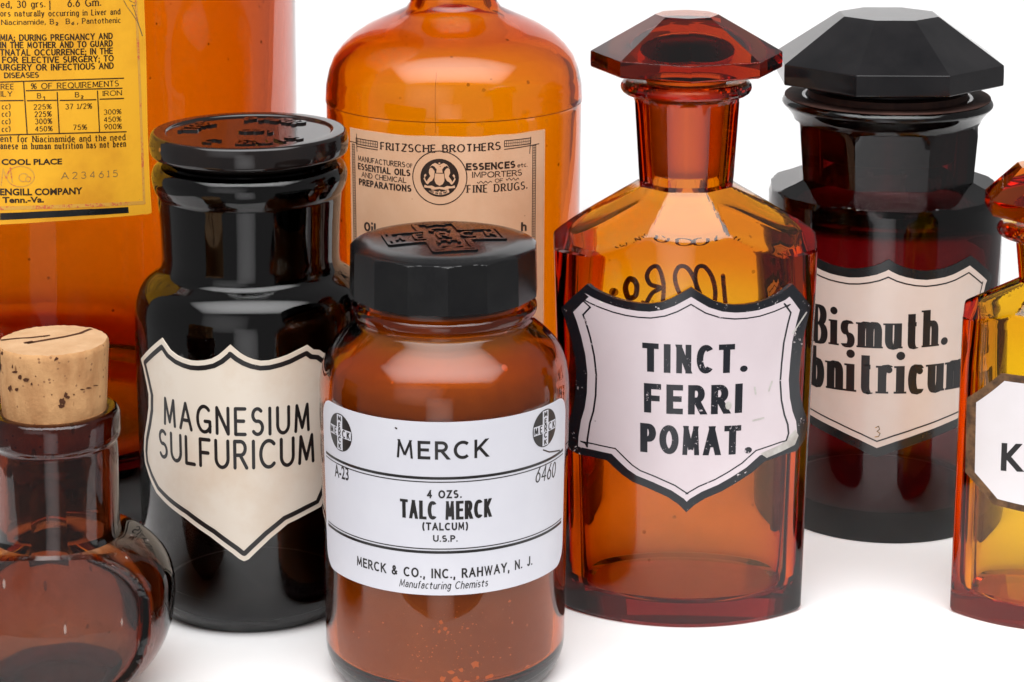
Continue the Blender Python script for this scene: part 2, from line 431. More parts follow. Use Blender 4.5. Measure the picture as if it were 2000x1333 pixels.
X = .68
G = {
 'A': (.8, [[(0, 0), (.4, 1)], [(.4, 1), (.8, 0)], [(.14, .34), (.66, .34)]]),
 'B': (.62, [[(0, 0), (0, 1)], [(0, 1), (.3, 1)] + E(.3, .76, .25, .24, 90, -90) + [(0, .52)], [(0, .52), (.33, .52)] + E(.33, .26, .29, .26, 90, -90) + [(0, 0)]]),
 'C': (.78, [E(.45, .5, .45, .5, 48, 312, 24)]),
 'D': (.74, [[(0, 0), (0, 1)], [(0, 1), (.3, 1)] + E(.3, .5, .44, .5, 90, -90, 18) + [(0, 0)]]),
 'E': (.58, [[(0, 0), (0, 1)], [(0, 1), (.58, 1)], [(0, .52), (.5, .52)], [(0, 0), (.58, 0)]]),
 'F': (.56, [[(0, 0), (0, 1)], [(0, 1), (.56, 1)], [(0, .5), (.48, .5)]]),
 'G': (.82, [E(.45, .5, .45, .5, 48, 330, 24), [(.82, .02), (.82, .42)], [(.5, .42), (.82, .42)]]),
 'H': (.7, [[(0, 0), (0, 1)], [(.7, 0), (.7, 1)], [(0, .52), (.7, .52)]]),
 'I': (.02, [[(0, 0), (0, 1)]]),
 'J': (.4, [[(.4, 1), (.4, .25)] + E(.2, .25, .2, .25, 0, -170)]),
 'K': (.68, [[(0, 0), (0, 1)], [(.62, 1), (.02, .38)], [(.22, .58), (.68, 0)]]),
 'L': (.54, [[(0, 0), (0, 1)], [(0, 0), (.54, 0)]]),
 'M': (.86, [[(0, 0), (.08, 1)], [(.08, 1), (.43, .12)], [(.43, .12), (.78, 1)], [(.78, 1), (.86, 0)]]),
 'N': (.7, [[(0, 0), (0, 1)], [(0, 1), (.7, 0)], [(.7, 0), (.7, 1)]]),
 'O': (.9, [E(.45, .5, .45, .5, 0, 360, 30)]),
 'P': (.6, [[(0, 0), (0, 1)], [(0, 1), (.32, 1)] + E(.32, .73, .27, .27, 90, -90) + [(0, .46)]]),
 'Q': (.9, [E(.45, .5, .45, .5, 0, 360, 30), [(.55, .25), (.9, -.08)]]),
 'R': (.66, [[(0, 0), (0, 1)], [(0, 1), (.32, 1)] + E(.32, .74, .27, .26, 90, -90) + [(0, .48)], [(.3, .48), (.66, 0)]]),
 'S': (.6, [E(.3, .75, .28, .25, 40, 250, 14) + E(.3, .26, .3, .26, 78, -145, 16)]),
 'T': (.66, [[(.33, 0), (.33, 1)], [(0, 1), (.66, 1)]]),
 'U': (.7, [[(0, 1), (0, .34)] + E(.35, .34, .35, .34, 180, 360, 16) + [(.7, 1)]]),
 'V': (.76, [[(0, 1), (.38, 0)], [(.38, 0), (.76, 1)]]),
 'W': (1.1, [[(0, 1), (.27, 0)], [(.27, 0), (.55, 1)], [(.55, 1), (.83, 0)], [(.83, 0), (1.1, 1)]]),
 'Y': (.72, [[(0, 1), (.36, .46)], [(.72, 1), (.36, .46)], [(.36, .46), (.36, 0)]]),
 'Z': (.62, [[(0, 1), (.62, 1)], [(.62, 1), (0, 0)], [(0, 0), (.62, 0)]]),
 'a': (.48, [[(.02, X * .72)] + E(.24, X * .68, .2, X * .32, 160, 0) + [(.46, 0)], E(.22, X * .29, .22, X * .29, 60, 330, 16)]),
 'b': (.5, [[(0, 0), (0, 1)], E(.24, X / 2, .27, X / 2, 150, -150, 20)]),
 'c': (.46, [E(.25, X / 2, .25, X / 2, 50, 315, 18)]),
 'd': (.5, [[(.5, 0), (.5, 1)], E(.26, X / 2, .27, X / 2, 30, 330, 20)]),
 'e': (.5, [[(.03, X * .52), (.5, X * .52)] + E(.25, X / 2, .25, X / 2, 8, 318, 22)]),
 'f': (.34, [[(.14, 0), (.14, .78)] + E(.3, .78, .16, .22, 180, 60, 8), [(0, X), (.32, X)]]),
 'g': (.5, [E(.24, X / 2, .25, X / 2, 0, 360, 20), [(.5, X), (.5, 0)] + E(.27, -.02, .23, .24, 0, -150, 10)]),
 'h': (.5, [[(0, 0), (0, 1)], [(0, X * .62)] + E(.25, X * .66, .25, X * .34, 160, 0, 10) + [(.5, 0)]]),
 'i': (.02, [[(0, 0), (0, X)]], [(0, .93)]),
 'k': (.5, [[(0, 0), (0, 1)], [(.46, X), (.02, .26)], [(.16, .4), (.5, 0)]]),
 'l': (.02, [[(0, 0), (0, 1)]]),
 'm': (.92, [[(0, 0), (0, X)], [(0, X * .62)] + E(.23, X * .66, .23, X * .34, 160, 0, 10) + [(.46, 0)], [(.46, X * .62)] + E(.69, X * .66, .23, X * .34, 160, 0, 10) + [(.92, 0)]]),
 'n': (.5, [[(0, 0), (0, X)], [(0, X * .62)] + E(.25, X * .66, .25, X * .34, 160, 0, 10) + [(.5, 0)]]),
 'o': (.52, [E(.26, X / 2, .26, X / 2, 0, 360, 24)]),
 'p': (.5, [[(0, -.28), (0, X)], E(.24, X / 2, .27, X / 2, 150, -150, 20)]),
 'r': (.34, [[(0, 0), (0, X)], [(0, X * .6)] + E(.24, X * .6, .24, X * .4, 170, 60, 8)]),
 's': (.42, [E(.21, X * .75, .19, X * .25, 40, 250, 12) + E(.21, X * .26, .21, X * .26, 78, -145, 14)]),
 't': (.44, [[(.17, .92), (.17, .16)] + E(.31, .16, .14, .16, 180, 300, 8), [(-.05, X - .02), (.44, X - .02)], [(-.05, X - .06), (.44, X - .06)]]),
 'u': (.5, [[(0, X), (0, X * .34)] + E(.25, X * .34, .25, X * .34, 180, 330, 10) + [(.5, X * .4)], [(.5, X), (.5, 0)]]),
 'v': (.5, [[(0, X), (.25, 0)], [(.25, 0), (.5, X)]]),
 'y': (.5, [[(0, X), (.25, 0)], [(.5, X), (.25, 0), (.13, -.24), (0, -.26)]]),
 '0': (.56, [E(.28, .5, .28, .5, 0, 360, 24)]),
 '1': (.2, [[(.14, 0), (.14, 1)], [(0, .84), (.14, 1)]]),
 '2': (.54, [E(.26, .73, .26, .27, 165, -40, 14) + [(0, 0)], [(0, 0), (.54, 0)]]),
 '3': (.54, [E(.25, .75, .24, .25, 150, -80, 14), E(.25, .26, .29, .26, 85, -155, 16)]),
 '4': (.58, [[(.44, 0), (.44, 1)], [(.44, 1), (0, .28)], [(0, .28), (.58, .28)]]),
 '5': (.54, [[(.48, 1), (.1, 1)], [(.1, 1), (.05, .55)], [(.05, .55)] + E(.25, .32, .29, .32, 120, -150, 16)]),
 '6': (.54, [[(.42, 1), (.06, .5)], E(.27, .3, .27, .3, 0, 360, 22)]),
 '7': (.54, [[(0, 1), (.54, 1)], [(.54, 1), (.18, 0)]]),
 '9': (.54, [[(.12, 0), (.48, .5)], E(.27, .7, .27, .3, 0, 360, 22)]),
 '%': (.8, [[(.1, 0), (.7, 1)], E(.17, .76, .17, .24, 0, 360, 14), E(.63, .24, .17, .24, 0, 360, 14)]),
 '/': (.4, [[(0, 0), (.4, 1)]]), '-': (.3, [[(0, .36), (.3, .36)]]), '(': (.2, [E(.4, .45, .4, .62, 120, 240, 8)]), ')': (.2, [E(-.2, .45, .4, .62, 60, -60, 8)]),
 '.': (.04, [], [(.02, .06)]), ',': (.06, [[(.05, .08), (-.03, -.18)]], [(.03, .07)]), ';': (.06, [[(.05, .08), (-.03, -.18)]], [(.03, .07), (.03, .55)]),
 ' ': (.32, []),
 '&': (.74, [[(.72, 0), (.16, .66)] + E(.3, .78, .17, .22, 215, -30, 12) + [(.1, .4)] + E(.27, .24, .27, .24, 140, 330, 12) + [(.72, .45)]]),
}


def sweep(pts, wx, wy):
    """strip around a polyline with an elliptical pen (half widths wx, wy)"""
    polys = []; run = [pts[0]]
    runs = []
    for i in range(1, len(pts)):
        if hyp(pts[i][0] - pts[i - 1][0], pts[i][1] - pts[i - 1][1]) < 1e-6: continue
        if len(run) >= 2:
            a = math.atan2(run[-1][1] - run[-2][1], run[-1][0] - run[-2][0]); b = math.atan2(pts[i][1] - run[-1][1], pts[i][0] - run[-1][0])
            if abs((b - a + pi) % (2 * pi) - pi) > R_(48):
                runs.append(run); run = [run[-1]]
        run.append(pts[i])
    runs.append(run)
    for run in runs:
        if len(run) < 2: continue
        cl = hyp(run[0][0] - run[-1][0], run[0][1] - run[-1][1]) < 1e-6 and len(run) > 3
        L_, R2 = [], []
        for i, p in enumerate(run):
            q0 = run[i - 1] if i else (run[-2] if cl else run[0]); q1 = run[i + 1] if i < len(run) - 1 else (run[1] if cl else run[-1])
            dx, dy = q1[0] - q0[0], q1[1] - q0[1]; l = hyp(dx, dy) or 1
            nx, ny = -dy / l, dx / l; k = math.sqrt((wx * nx) ** 2 + (wy * ny) ** 2) or 1
            ox, oy = wx * wx * nx / k, wy * wy * ny / k
            L_.append((p[0] + ox, p[1] + oy)); R2.append((p[0] - ox, p[1] - oy))
        for i in range(len(run) - 1):
            polys.append([L_[i], L_[i + 1], R2[i + 1], R2[i]])
    return polys


def disc(cx, cy_, rx, ry, n=14):
    return [(cx + rx * cos(2 * pi * k / n), cy_ + ry * sin(2 * pi * k / n)) for k in range(n)]


def clip_y(poly, y, sg):
    """keep the part of a polygon above (sg 1) or below (sg -1) a line"""
    out = []
    for i, b in enumerate(poly):
        a = poly[i - 1]; da, db = (a[1] - y) * sg + 1e-6, (b[1] - y) * sg + 1e-6
        if (da >= 0) != (db >= 0):
            t = da / (da - db); out.append((a[0] + (b[0] - a[0]) * t, y))
        if db >= 0: out.append(b)
    return out


def glyph_text(body, wx, wy, aspect, serif=0.0, sthick=None, gap=.2, round_=False, slant=0, square=False):
    """polys of a line of text; baseline 0, cap height 1, total width = aspect"""
    chars = [G[c] for c in body]
    sp = [gap + 2 * wx + (1.2 * serif if serif else 0) for _ in chars]
    fixed = sum(sp[:-1]) + 2 * wx + (serif if serif else 0); var = sum(c[0] for c in chars) or .1
    k = (aspect - fixed) / var
    if k < .35:
        q = aspect / (fixed + .35 * var); polys, _ = None, None
        gap2 = gap * q * .6; sp = [gap2 + 2 * wx * q + 1.2 * serif * q for _ in chars]; wx *= q; serif *= q
        k = max(.2, (aspect - sum(sp[:-1]) - 2 * wx - serif) / var)
    x = wx + serif / 2; out = []
    st = sthick or wy
    for ch, c, s in zip(body, chars, sp):
        for stn in c[1]:
            p = [(x + a * k, b) for a, b in stn]
            ws = wx; wx = ws * {'M': .74, 'W': .74, 'A': .88, 'N': .88, 'K': .92, '4': .85}.get(ch, 1) if square else ws
            if square and ch not in '.,;':
                lo = min(b for a, b in p)
                p = [(a, wy + b * (1 - 2 * wy)) for a, b in p] if lo >= 0 else p
                if lo >= 0:
                    q = list(p)
                    for e, f, o_ in ((0, 1, stn[0]), (-1, -2, stn[-1])) if len(stn) == 2 and ch in 'TEFLZIHJ174' else ():
                        if abs(q[e][1] - q[f][1]) < 1e-6: q[e] = (q[e][0] + (ws if q[e][0] > q[f][0] else -ws), q[e][1])
                    for e, f, o_ in ((0, 1, stn[0]), (-1, -2, stn[-1])):
                        dx, dy = p[e][0] - p[f][0], p[e][1] - p[f][1]; l = hyp(dx, dy)
                        if o_[1] in (0, 1) and abs(dy) > .35 * abs(dx) and len(stn) == 2 or (o_[1] in (0, 1) and abs(dx) < 1e-6):
                            ex = wy + (abs(dx) / l) * wx * 2.2 if l else 0
                            q[e] = (p[e][0] + dx / l * ex / max(.3, abs(dy) / l) * 1.0, p[e][1] + dy / l * ex / max(.3, abs(dy) / l))
                    p = q
                    for pl in sweep(p, wx, wy):
                        pl = clip_y(clip_y(pl, 0, 1), 1, -1)
                        if len(pl) > 2: out.append(pl)
                    wx = ws
                    continue
            wx = ws
            out += sweep(p, wx, wy)
            if round_:
                out += [disc(p[0][0], p[0][1], wx, wy, 10), disc(p[-1][0], p[-1][1], wx, wy, 10)]
            if serif and not ch.isdigit():
                for e, f in ((0, 1), (-1, -2)):
                    dx, dy = p[f][0] - p[e][0], p[f][1] - p[e][1]
                    if abs(dx) < .75 * abs(dy) and min(abs(p[e][1] - v) for v in (0, 1, X, -.28)) < .02:
                        top = p[e][1] > .5; y0 = p[e][1] - (2 * st if top else 0)
                        lx = -wx - serif; rx = wx + serif
                        if top and ch.islower(): rx = wx
                        if ch in 'mnhu' and not top: lx, rx = lx * .85, rx * .85
                        out.append([(p[e][0] + lx, y0), (p[e][0] + rx, y0), (p[e][0] + rx, y0 + 2 * st), (p[e][0] + lx, y0 + 2 * st)])
            elif serif and ch in '1':
                out.append([(p[0][0] - serif - wx, 0), (p[0][0] + serif + wx, 0), (p[0][0] + serif + wx, 2 * st), (p[0][0] - serif - wx, 2 * st)])
        for dx, dy in (c[2] if len(c) > 2 else []):
            dr = max(wx * 1.05, .06)
            out.append(disc(x + dx * k, max(dy, dr if dy < .3 else dy), dr, dr))
        if serif and wx > 2.5 * wy and ch in 'rcaSs':      # ball terminals
            for p in ([c[1][-1][-1]] if ch == 'r' else [c[1][0][0]] if ch in 'ca' else []):
                out.append(disc(x + p[0] * k, p[1] - .06, wx * .8, wx * .8))
        x += c[0] * k + s
    if slant: out = [[(a + slant * b, b) for a, b in p] for p in out]
    return out


_FONT = {}


def font_text(body, bold, aspect, spacing=1.0):
    cu = bpy.data.curves.new('line', 'FONT'); cu.body = body; cu.offset = bold; cu.space_character = spacing
    cu.resolution_u = 3
    o = bpy.data.objects.new('line', cu); COL.objects.link(o); bpy.context.view_layer.update()
    me = bpy.data.meshes.new_from_object(o.evaluated_get(bpy.context.evaluated_depsgraph_get()))
    vs = [v.co.copy() for v in me.vertices]
    x0, x1 = min(v.x for v in vs), max(v.x for v in vs); h = .682 + bold
    polys = [[((vs[i].x - x0) / (x1 - x0) * aspect, (vs[i].y + bold * .5) / h) for i in p.vertices] for p in me.polygons]
    bpy.data.objects.remove(o); bpy.data.curves.remove(cu); bpy.data.meshes.remove(me)
    return polys


# ------------------------------------------------------------------ labels wrapped on glass
class Label:
    """flat artwork in (angle, z) of a bottle's outer surface, cut into strips and wrapped"""
    def __init__(s, spot, mats, base=.00012, step=2.0):
        s.sp, s.mats, s.base, s.step = spot, mats, base, R_(step)
        s.bm = bmesh.new(); s.k = 0; s.skirt = []

    def poly(s, pts, mat, h, tess=True):
        h += (s.k % 9) * 1.5e-6; s.k += 1
        vs = [s.bm.verts.new((p[0], p[1], h)) for p in pts]
        tris = tessellate_polygon([[Vector((p[0] / .02 * .0005, p[1], 0)) if False else Vector((p[0] * .03, p[1], 0)) for p in pts]]) if len(pts) > 4 or tess else [range(len(pts))]
        for t in tris:
            if len(set(t)) < 3: continue
            try:
                f = s.bm.faces.new([vs[i] for i in t]); f.material_index = mat
            except ValueError: pass

    def unp(s, pts): return [s.sp.surf(*p) for p in pts]

    def text(s, polys, p0, p1, ptop, aspect, mat, h, mirror=False):
        """polys in cap units mapped on the line p0->p1 (pixels), ptop = pixel at cap height over the middle"""
        a, b = s.sp.surf(*p0), s.sp.surf(*p1)
        m = s.sp.surf((p0[0] + p1[0]) / 2, ptop); zc = m[1] - (a[1] + b[1]) / 2
        for p in polys:
            s.poly([(a[0] + (b[0] - a[0]) * x / aspect, a[1] + (b[1] - a[1]) * x / aspect + y * zc) for x, y in p], mat, h, len(p) > 4)

    def line(s, body, p0, p1, ptop, mat, h, bold=None, wx=.07, wy=None, serif=0, sthick=None, gap=.2, spacing=1.0, round_=False, slant=0):
        a, b = s.sp.surf(*p0), s.sp.surf(*p1); m = s.sp.surf((p0[0] + p1[0]) / 2, ptop)
        zc = m[1] - (a[1] + b[1]) / 2
        r = s.sp.rad((a[0] + b[0]) / 2, m[1])
        aspect = abs(b[0] - a[0]) * r / zc
        if bold is not None: polys = font_text(body, bold, aspect, spacing)
        else: polys = glyph_text(body, wx, wx if wy is None else wy, aspect, serif, sthick, gap, round_, slant, not serif and not round_)
        s.text(polys, p0, p1, ptop, aspect, mat, h)

    def stroke(s, pts, w, mat, h, closed=False):
        """line of half width w metres along (angle, z) points"""
        r = s.sp.rad(sum(p[0] for p in pts) / len(pts), sum(p[1] for p in pts) / len(pts))
        q = [(p[0] * r, p[1]) for p in pts]
        if closed: q = q + [q[0]]
        for p in sweep(q, w, w): s.poly([(x / r, y) for x, y in p], mat, h, False)
        for a in q: s.poly([(x / r, y) for x, y in disc(a[0], a[1], w, w, 8)], mat, h)

    def inset(s, pts, d):
        r = s.sp.rad(sum(p[0] for p in pts) / len(pts), sum(p[1] for p in pts) / len(pts))
        q = [Vector((p[0] * r, p[1])) for p in pts]; n = len(q)
        ar = sum(q[i].x * q[(i + 1) % n].y - q[(i + 1) % n].x * q[i].y for i in range(n))
        sg = 1 if ar > 0 else -1; out = []
        for i in range(n):
            a, b, c = q[i - 1], q[i], q[(i + 1) % n]
            u, v = (b - a).normalized(), (c - b).normalized()
            n0, n1 = Vector((-u.y, u.x)) * sg, Vector((-v.y, v.x)) * sg
            m = n0 + n1; l = m.length_squared
            m = m * (2 / l) if l > .25 else n0 * 1.0
            if m.length > 2.2: m = m.normalized() * 2.2
            w = b + m * d; out.append((w.x / r, w.y))
        return out

    def edge(s, pts, mat, down=.00010):
        s.skirt.append((pts, mat, down))

    def build(s, name, parent, thick=0.0, sharp=40):
        bm = s.bm
        us = [v.co.x for v in bm.verts]; u0, u1 = min(us), max(us)
        k = math.ceil(u0 / s.step)
        while k * s.step < u1:
            bmesh.ops.bisect_plane(bm, geom=bm.verts[:] + bm.edges[:] + bm.faces[:], dist=1e-9, plane_co=(k * s.step, 0, 0), plane_no=(1, 0, 0))
            k += 1
        zs_ = [v.co.y for v in bm.verts]; k = math.ceil(min(zs_) / .004)
        while k * .004 < max(zs_):
            bmesh.ops.bisect_plane(bm, geom=bm.verts[:] + bm.edges[:] + bm.faces[:], dist=1e-9, plane_co=(0, k * .004, 0), plane_no=(0, 1, 0))
            k += 1
        for v in bm.verts:
            t, z, h = v.co; r = s.sp.rad(t, z) + s.base + thick + h
            v.co = (r * sin(t), -r * cos(t), z)
        for pts, mat, down in s.skirt:      # the label's own thickness
            q = []
            for a, b in zip(pts, pts[1:] + pts[:1]):
                n = max(1, int(abs(b[0] - a[0]) / s.step) + 1)
                q += [(a[0] + (b[0] - a[0]) * j / n, a[1] + (b[1] - a[1]) * j / n) for j in range(n)]
            top = []; bot = []
            for t, z in q:
                r = s.sp.rad(t, z) + s.base + thick
                top.append(bm.verts.new((r * sin(t), -r * cos(t), z)))
                r -= thick + s.base - 2e-5
                bot.append(bm.verts.new((r * sin(t), -r * cos(t), z)))
            for i in range(len(q)):
                j = (i + 1) % len(q); f = bm.faces.new((top[i], top[j], bot[j], bot[i])); f.material_index = mat
        bm.normal_update()
        for f in bm.faces:
            c = f.calc_center_median()
            if abs(f.normal.x * c.x + f.normal.y * c.y) > 1e-9 and f.normal.x * c.x + f.normal.y * c.y < 0: f.normal_flip()
        me = bpy.data.meshes.new(name); bm.to_mesh(me); bm.free()
        return link(name, me, s.mats, parent, sharp)


def smooth(p, n=6):
    """Catmull-Rom through the points"""
    if len(p) < 3: return p
    q = [p[0]] + list(p) + [p[-1]]; out = []
    for i in range(1, len(q) - 2):
        for k in range(n):
            t = k / n
            out.append(tuple(.5 * (2 * q[i][j] + (q[i + 1][j] - q[i - 1][j]) * t + (2 * q[i - 1][j] - 5 * q[i][j] + 4 * q[i + 1][j] - q[i + 2][j]) * t * t
                                   + (3 * q[i][j] - q[i - 1][j] - 3 * q[i + 1][j] + q[i + 2][j]) * t ** 3) for j in (0, 1)))
    return out + [tuple(p[-1])]


# ================================================================== setting
def build_backdrop():
    prof = [(-.105, 0)]
    for k in range(15):
        a = R_(90 * k / 14); prof.append((.50 + .22 * sin(a), .22 - .22 * cos(a)))
    prof.append((.72, .62))
    vs, fs = [], []
    for y, z in prof: vs += [(-.32, y, z), (.32, y, z)]
    for i in range(len(prof) - 1): fs.append((2 * i, 2 * i + 1, 2 * i + 3, 2 * i + 2))
    me = bpy.data.meshes.new('backdrop'); me.from_pydata(vs, [], fs)
    o = link('backdrop', me, M['backdrop'], None, 60); o['kind'] = 'structure'; o['label'] = 'seamless white paper table and backdrop'


build_backdrop()


# ================================================================== white label talc jar
def talc_jar():
    S = Spot(870, 1297); pr = S.pr
    root = S.empty('screw_cap_jar', 'amber jar with wide white paper label and black faceted screw cap, foremost in the middle', 'jar')
    z = S.Z; r = S.R
    out = [(0, .0004), (r(196, 1290), 0), (r(205, 1297), 0, .002), (r(232, 1262), z(1258), .006), (r(237.5, 1000), z(1000)), (r(243.5, 800), z(800)), (r(244, 735), z(735), .008),
           (r(237, 700), z(696), .006), (r(222, 667), z(668), .004), (r(193, 637), z(640), .003), (r(172, 618), z(622), .0015), (r(172, 612), z(612), .001),
           (r(181, 604), z(604), .0008), (r(182, 590), z(590), .0008), (r(172, 582), z(582)), (r(168, 570), z(570)), (r(166, 500), z(500), .001)]
    o = fillet(out, 6)
    t = .0028
    inn = [(r(150, 500), z(500), .001), (r(150, 600), z(606), .003), (r(172, 640), z(650), .006), (r(216, 690), z(700), .008), (r(244, 735) - t, z(750), .006),
           (r(237, 1000) - t, z(1000)), (r(232, 1250) - t, z(1245), .007), (r(190, 1270), .0052, .003), (0, .006)]
    S.rad = lambda th, zz, f=rz_fn([p for p in o if p[1] > .001]): f(zz)
    lathe('glass_body', dense(o, .004) + dense(fillet(inn, 6), .004), M['amber_jar'], root, 128)
    ti = [(0, .0066), (r(186, 1270), .0058, .003), (r(232, 1250) - t - .0004, z(1245), .007), (r(237, 1000) - t - .0004, z(1000)), (r(244, 735) - t - .0004, z(752), .006),
          (r(214, 690), z(704), .008), (r(168, 640), z(653), .004), (r(148.5, 620), z(632), .001), (r(147.5, 600), z(585), .0006), (r(142, 600), z(584)), (0, z(640))]
    lathe('powder_residue', dense(fillet(ti, 6), .004), M['talc'], root, 96)
    full = S.rad; fi = rz_fn([p for p in fillet(ti, 6) if p[1] > .0062])
    S.rad = lambda t, zz: fi(zz)
    Pc = Label(S, [M['clump']], base=.0001)
    random.seed(11)

    def clump(x, y, a):
        try: c = S.surf(x, y)
        except Exception: return
        a = r(a, 1200); rr_ = S.rad(*c)
        Pc.poly([(c[0] + a * cos(w) * random.uniform(.55, 1.3) / rr_, c[1] + a * sin(w) * random.uniform(.5, 1.25)) for w in [2 * pi * k / 9 for k in range(9)]], 0, 0)
    for x, y, a in ((925, 1295, 8), (1022, 1300, 8), (952, 1318, 7), (880, 1310, 6), (900, 1305, 5), (865, 1322, 7), (890, 1326, 8), (910, 1330, 7), (930, 1320, 4), (862, 1212, 4), (870, 1225, 4), (858, 1230, 3.5), (849, 1225, 2.5), (875, 1232, 3), (912, 1224, 3), (990, 1171, 3), (995, 1213, 2.4), (700, 1231, 2.2), (709, 1242, 2), (677, 1223, 1.6), (753, 1213, 2), (989, 1262, 1.8)): clump(x, y, a)
    for k in range(120): clump(random.gauss(880, 60), random.gauss(1275, 45), random.uniform(.6, 1.9))
    for k in range(60): clump(random.uniform(660, 1075), random.uniform(1170, 1320), random.uniform(.4, 1.0))
    Pc.build('powder_clumps', root)
    S.rad = full
    # cap: fifteen flats under a smooth top
    zt, zb = z(470), z(569)
    cp = fillet([(0, zt + .0011), (r(80, 470), zt + .0010), (r(150, 470), zt + .0005, .003), (r(178, 470), zt - .0005, .0016), (r(188, 474), zt - .0018, .0008), (r(189, 500), zt - .006), (r(187, 565), zb, .0004), (r(168, 568), zb), (r(168, 568), zb + .002), (0, zb + .002)], 6)
    ap = r(181.5, 510); off = R_(2.2)

    def flats(t, rr, zz, i):
        k = round((t - off - R_(12)) / R_(24)); d = t - off - R_(12) - k * R_(24)
        if rr < r(170, 470): return rr
        return min(rr, ap * (1 - .012 * (zz - zb) / (zt - zb)) / cos(d))
    lathe('screw_cap', dense(cp, .0012), M['bakelite'], root, 240, flats, sharp=10, extra=[off + R_(24) * k for k in range(15)])
    # raised cross with letters on the cap
    bm = bmesh.new(); rot = R_(11)
    R0 = r(184, 470)

    dome = rz_inv([(0, zt + .0011), (r(80, 470), zt + .0010), (r(150, 470), zt + .0005), (r(178, 470), zt - .0005)])

    def slab(polys, z0, z1):
        for p in polys:
            q = [(x * cos(rot) - y * sin(rot), x * sin(rot) + y * cos(rot)) for x, y in p]
            a = [bm.verts.new((x, y, dome(hyp(x, y)) + z0)) for x, y in q]; b = [bm.verts.new((x, y, dome(hyp(x, y)) + z1)) for x, y in q]
            bm.faces.new(b)
            for i in range(len(q)): bm.faces.new((a[i], a[i - 1], b[i - 1], b[i]))
    L_, W_ = .62 * R0, .225 * R0
    cross = [(-W_, -L_), (W_, -L_), (W_, -W_), (L_, -W_), (L_, W_), (W_, W_), (W_, L_), (-W_, L_), (-W_, W_), (-L_, W_), (-L_, -W_), (-W_, -W_)]
    lt = []
    for i in range(len(cross)):      # rim of the cross
        a, b = cross[i], cross[(i + 1) % 12]; 
        for f in (1.0, .90):
            lt += [p for k in range(5) for p in sweep([((a[0] + (b[0] - a[0]) * (k + e) / 5) * f, (a[1] + (b[1] - a[1]) * (k + e) / 5) * f) for e in (0, 1)], .00042, .00042)]
    for word in (0, 1):
        for i, ch in enumerate('MERCK'):
            if word and i == 2: continue
            g = G[ch]; s_ = .0052
            for st in g[1]:
                for p in sweep([((a - g[0] / 2) * s_ * .8, (b - .5) * s_) for a, b in st], .0004, .0004):
                    c = (i - 2) * L_ * .42
                    lt.append([(x + c, y) for x, y in p] if not word else [(y, -x * 1.0 + -(-c)) if False else (y, c - x) for x, y in p])
    slab(lt, -.0002, .00042)
    bmesh.ops.recalc_face_normals(bm, faces=bm.faces)
    me = bpy.data.meshes.new('embossed_cross'); bm.to_mesh(me); bm.free()
    link('embossed_cross', me, M['bakelite'], root, 30)
    # label
    Lb = Label(S, [M['paper_white'], M['ink'], M['ink_warm']])
    zT, zB = S.surf(870, 825)[1], S.surf(870, 1163)[1]; ha = R_(72); rr = S.rad(0, (zT + zB) / 2)
    cr = .0052
    pts = []
    for sx, sz, a0 in ((1, 1, 0), (-1, 1, 90), (-1, -1, 180), (1, -1, 270)):
        c = (sx * (ha - cr / rr), (zT if sz > 0 else zB) - sz * cr)
        k = 1.0 if sz > 0 else 1.0
        pts += [(c[0] + cr / rr * cos(R_(a0 + 90 * j / 8)), c[1] + cr * sin(R_(a0 + 90 * j / 8))) for j in range(9)]
    Lb.poly(pts, 0, 0)
    H = .00004
    hb = R_(69)
    for y, w in ((934.5, 2.6), (942.0, 1.0), (1072.5, 1.0), (1079, 2.6)):
        zz = S.surf(870, y)[1]; w = r(w, 1000)
        Lb.poly([(-hb, zz - w), (hb, zz - w), (hb, zz + w), (-hb, zz + w)], 1, H, False)
    Lb.line('MERCK', (775, 893), (953, 892), 862, 1, H, wx=.083, gap=.24)
    Lb.line('A-23', (655, 930), (682, 939), 911, 1, H, bold=.012)
    Lb.line('6460', (1044, 944), (1083, 932), 909, 1, H, wx=.05, wy=.045, gap=.1, slant=.15)
    Lb.line('4 OZS.', (834, 973), (902, 972.5), 957.5, 1, H, wx=.10, gap=.16)
    Lb.line('TALC MERCK', (782, 1010), (960, 1009), 979, 1, H, wx=.095, wy=.075, gap=.06)
    Lb.line('(TALCUM)', (825, 1035), (914, 1034.5), 1021, 1, H, wx=.10, gap=.12)
    Lb.line('U.S.P.', (846, 1058), (894, 1058), 1045.5, 1, H, wx=.10, gap=.12)
    Lb.line('MERCK & CO., INC., RAHWAY, N. J.', (698, 1104), (1039, 1103), 1111, 1, H, wx=.085, gap=.12)
    Lb.line('Manufacturing Chemists', (780, 1145), (952, 1145), 1136, 1, H, wx=.055, gap=.10, slant=.18)
    for cx_, cy__ in ((664.5, 844.5), (1064.5, 836)):
        c = S.surf(cx_, cy__); R1 = r(36.5, 840)
        q = [(c[0] + x / rr, c[1] + y) for x, y in disc(0, 0, R1, R1, 40)]; Lb.poly(q, 1, H)
        a, b = R1 * .93, R1 * .24
        for bx, by in ((a, b), (b, a)):
            Lb.poly([(c[0] - bx / rr, c[1] - by), (c[0] + bx / rr, c[1] - by), (c[0] + bx / rr, c[1] + by), (c[0] - bx / rr, c[1] + by)], 0, H * 2, False)
        for word in (0, 1):
            for i, ch in enumerate('MERCK'):
                if word and i == 2: continue
                g = G[ch]; s_ = b * 1.5; d = (i - 2) * a * .40
                ox, oy = (d, 0) if not word else (0, -d)
                for st in g[1]:
                    for p in sweep([((u - g[0] / 2) * s_ * .72 + ox, (v - .5) * s_ * (.7 if word else 1) + oy) for u, v in st], b * .16, b * .14):
                        Lb.poly([(c[0] + x / rr, c[1] + y) for x, y in p], 1, H * 3, False)
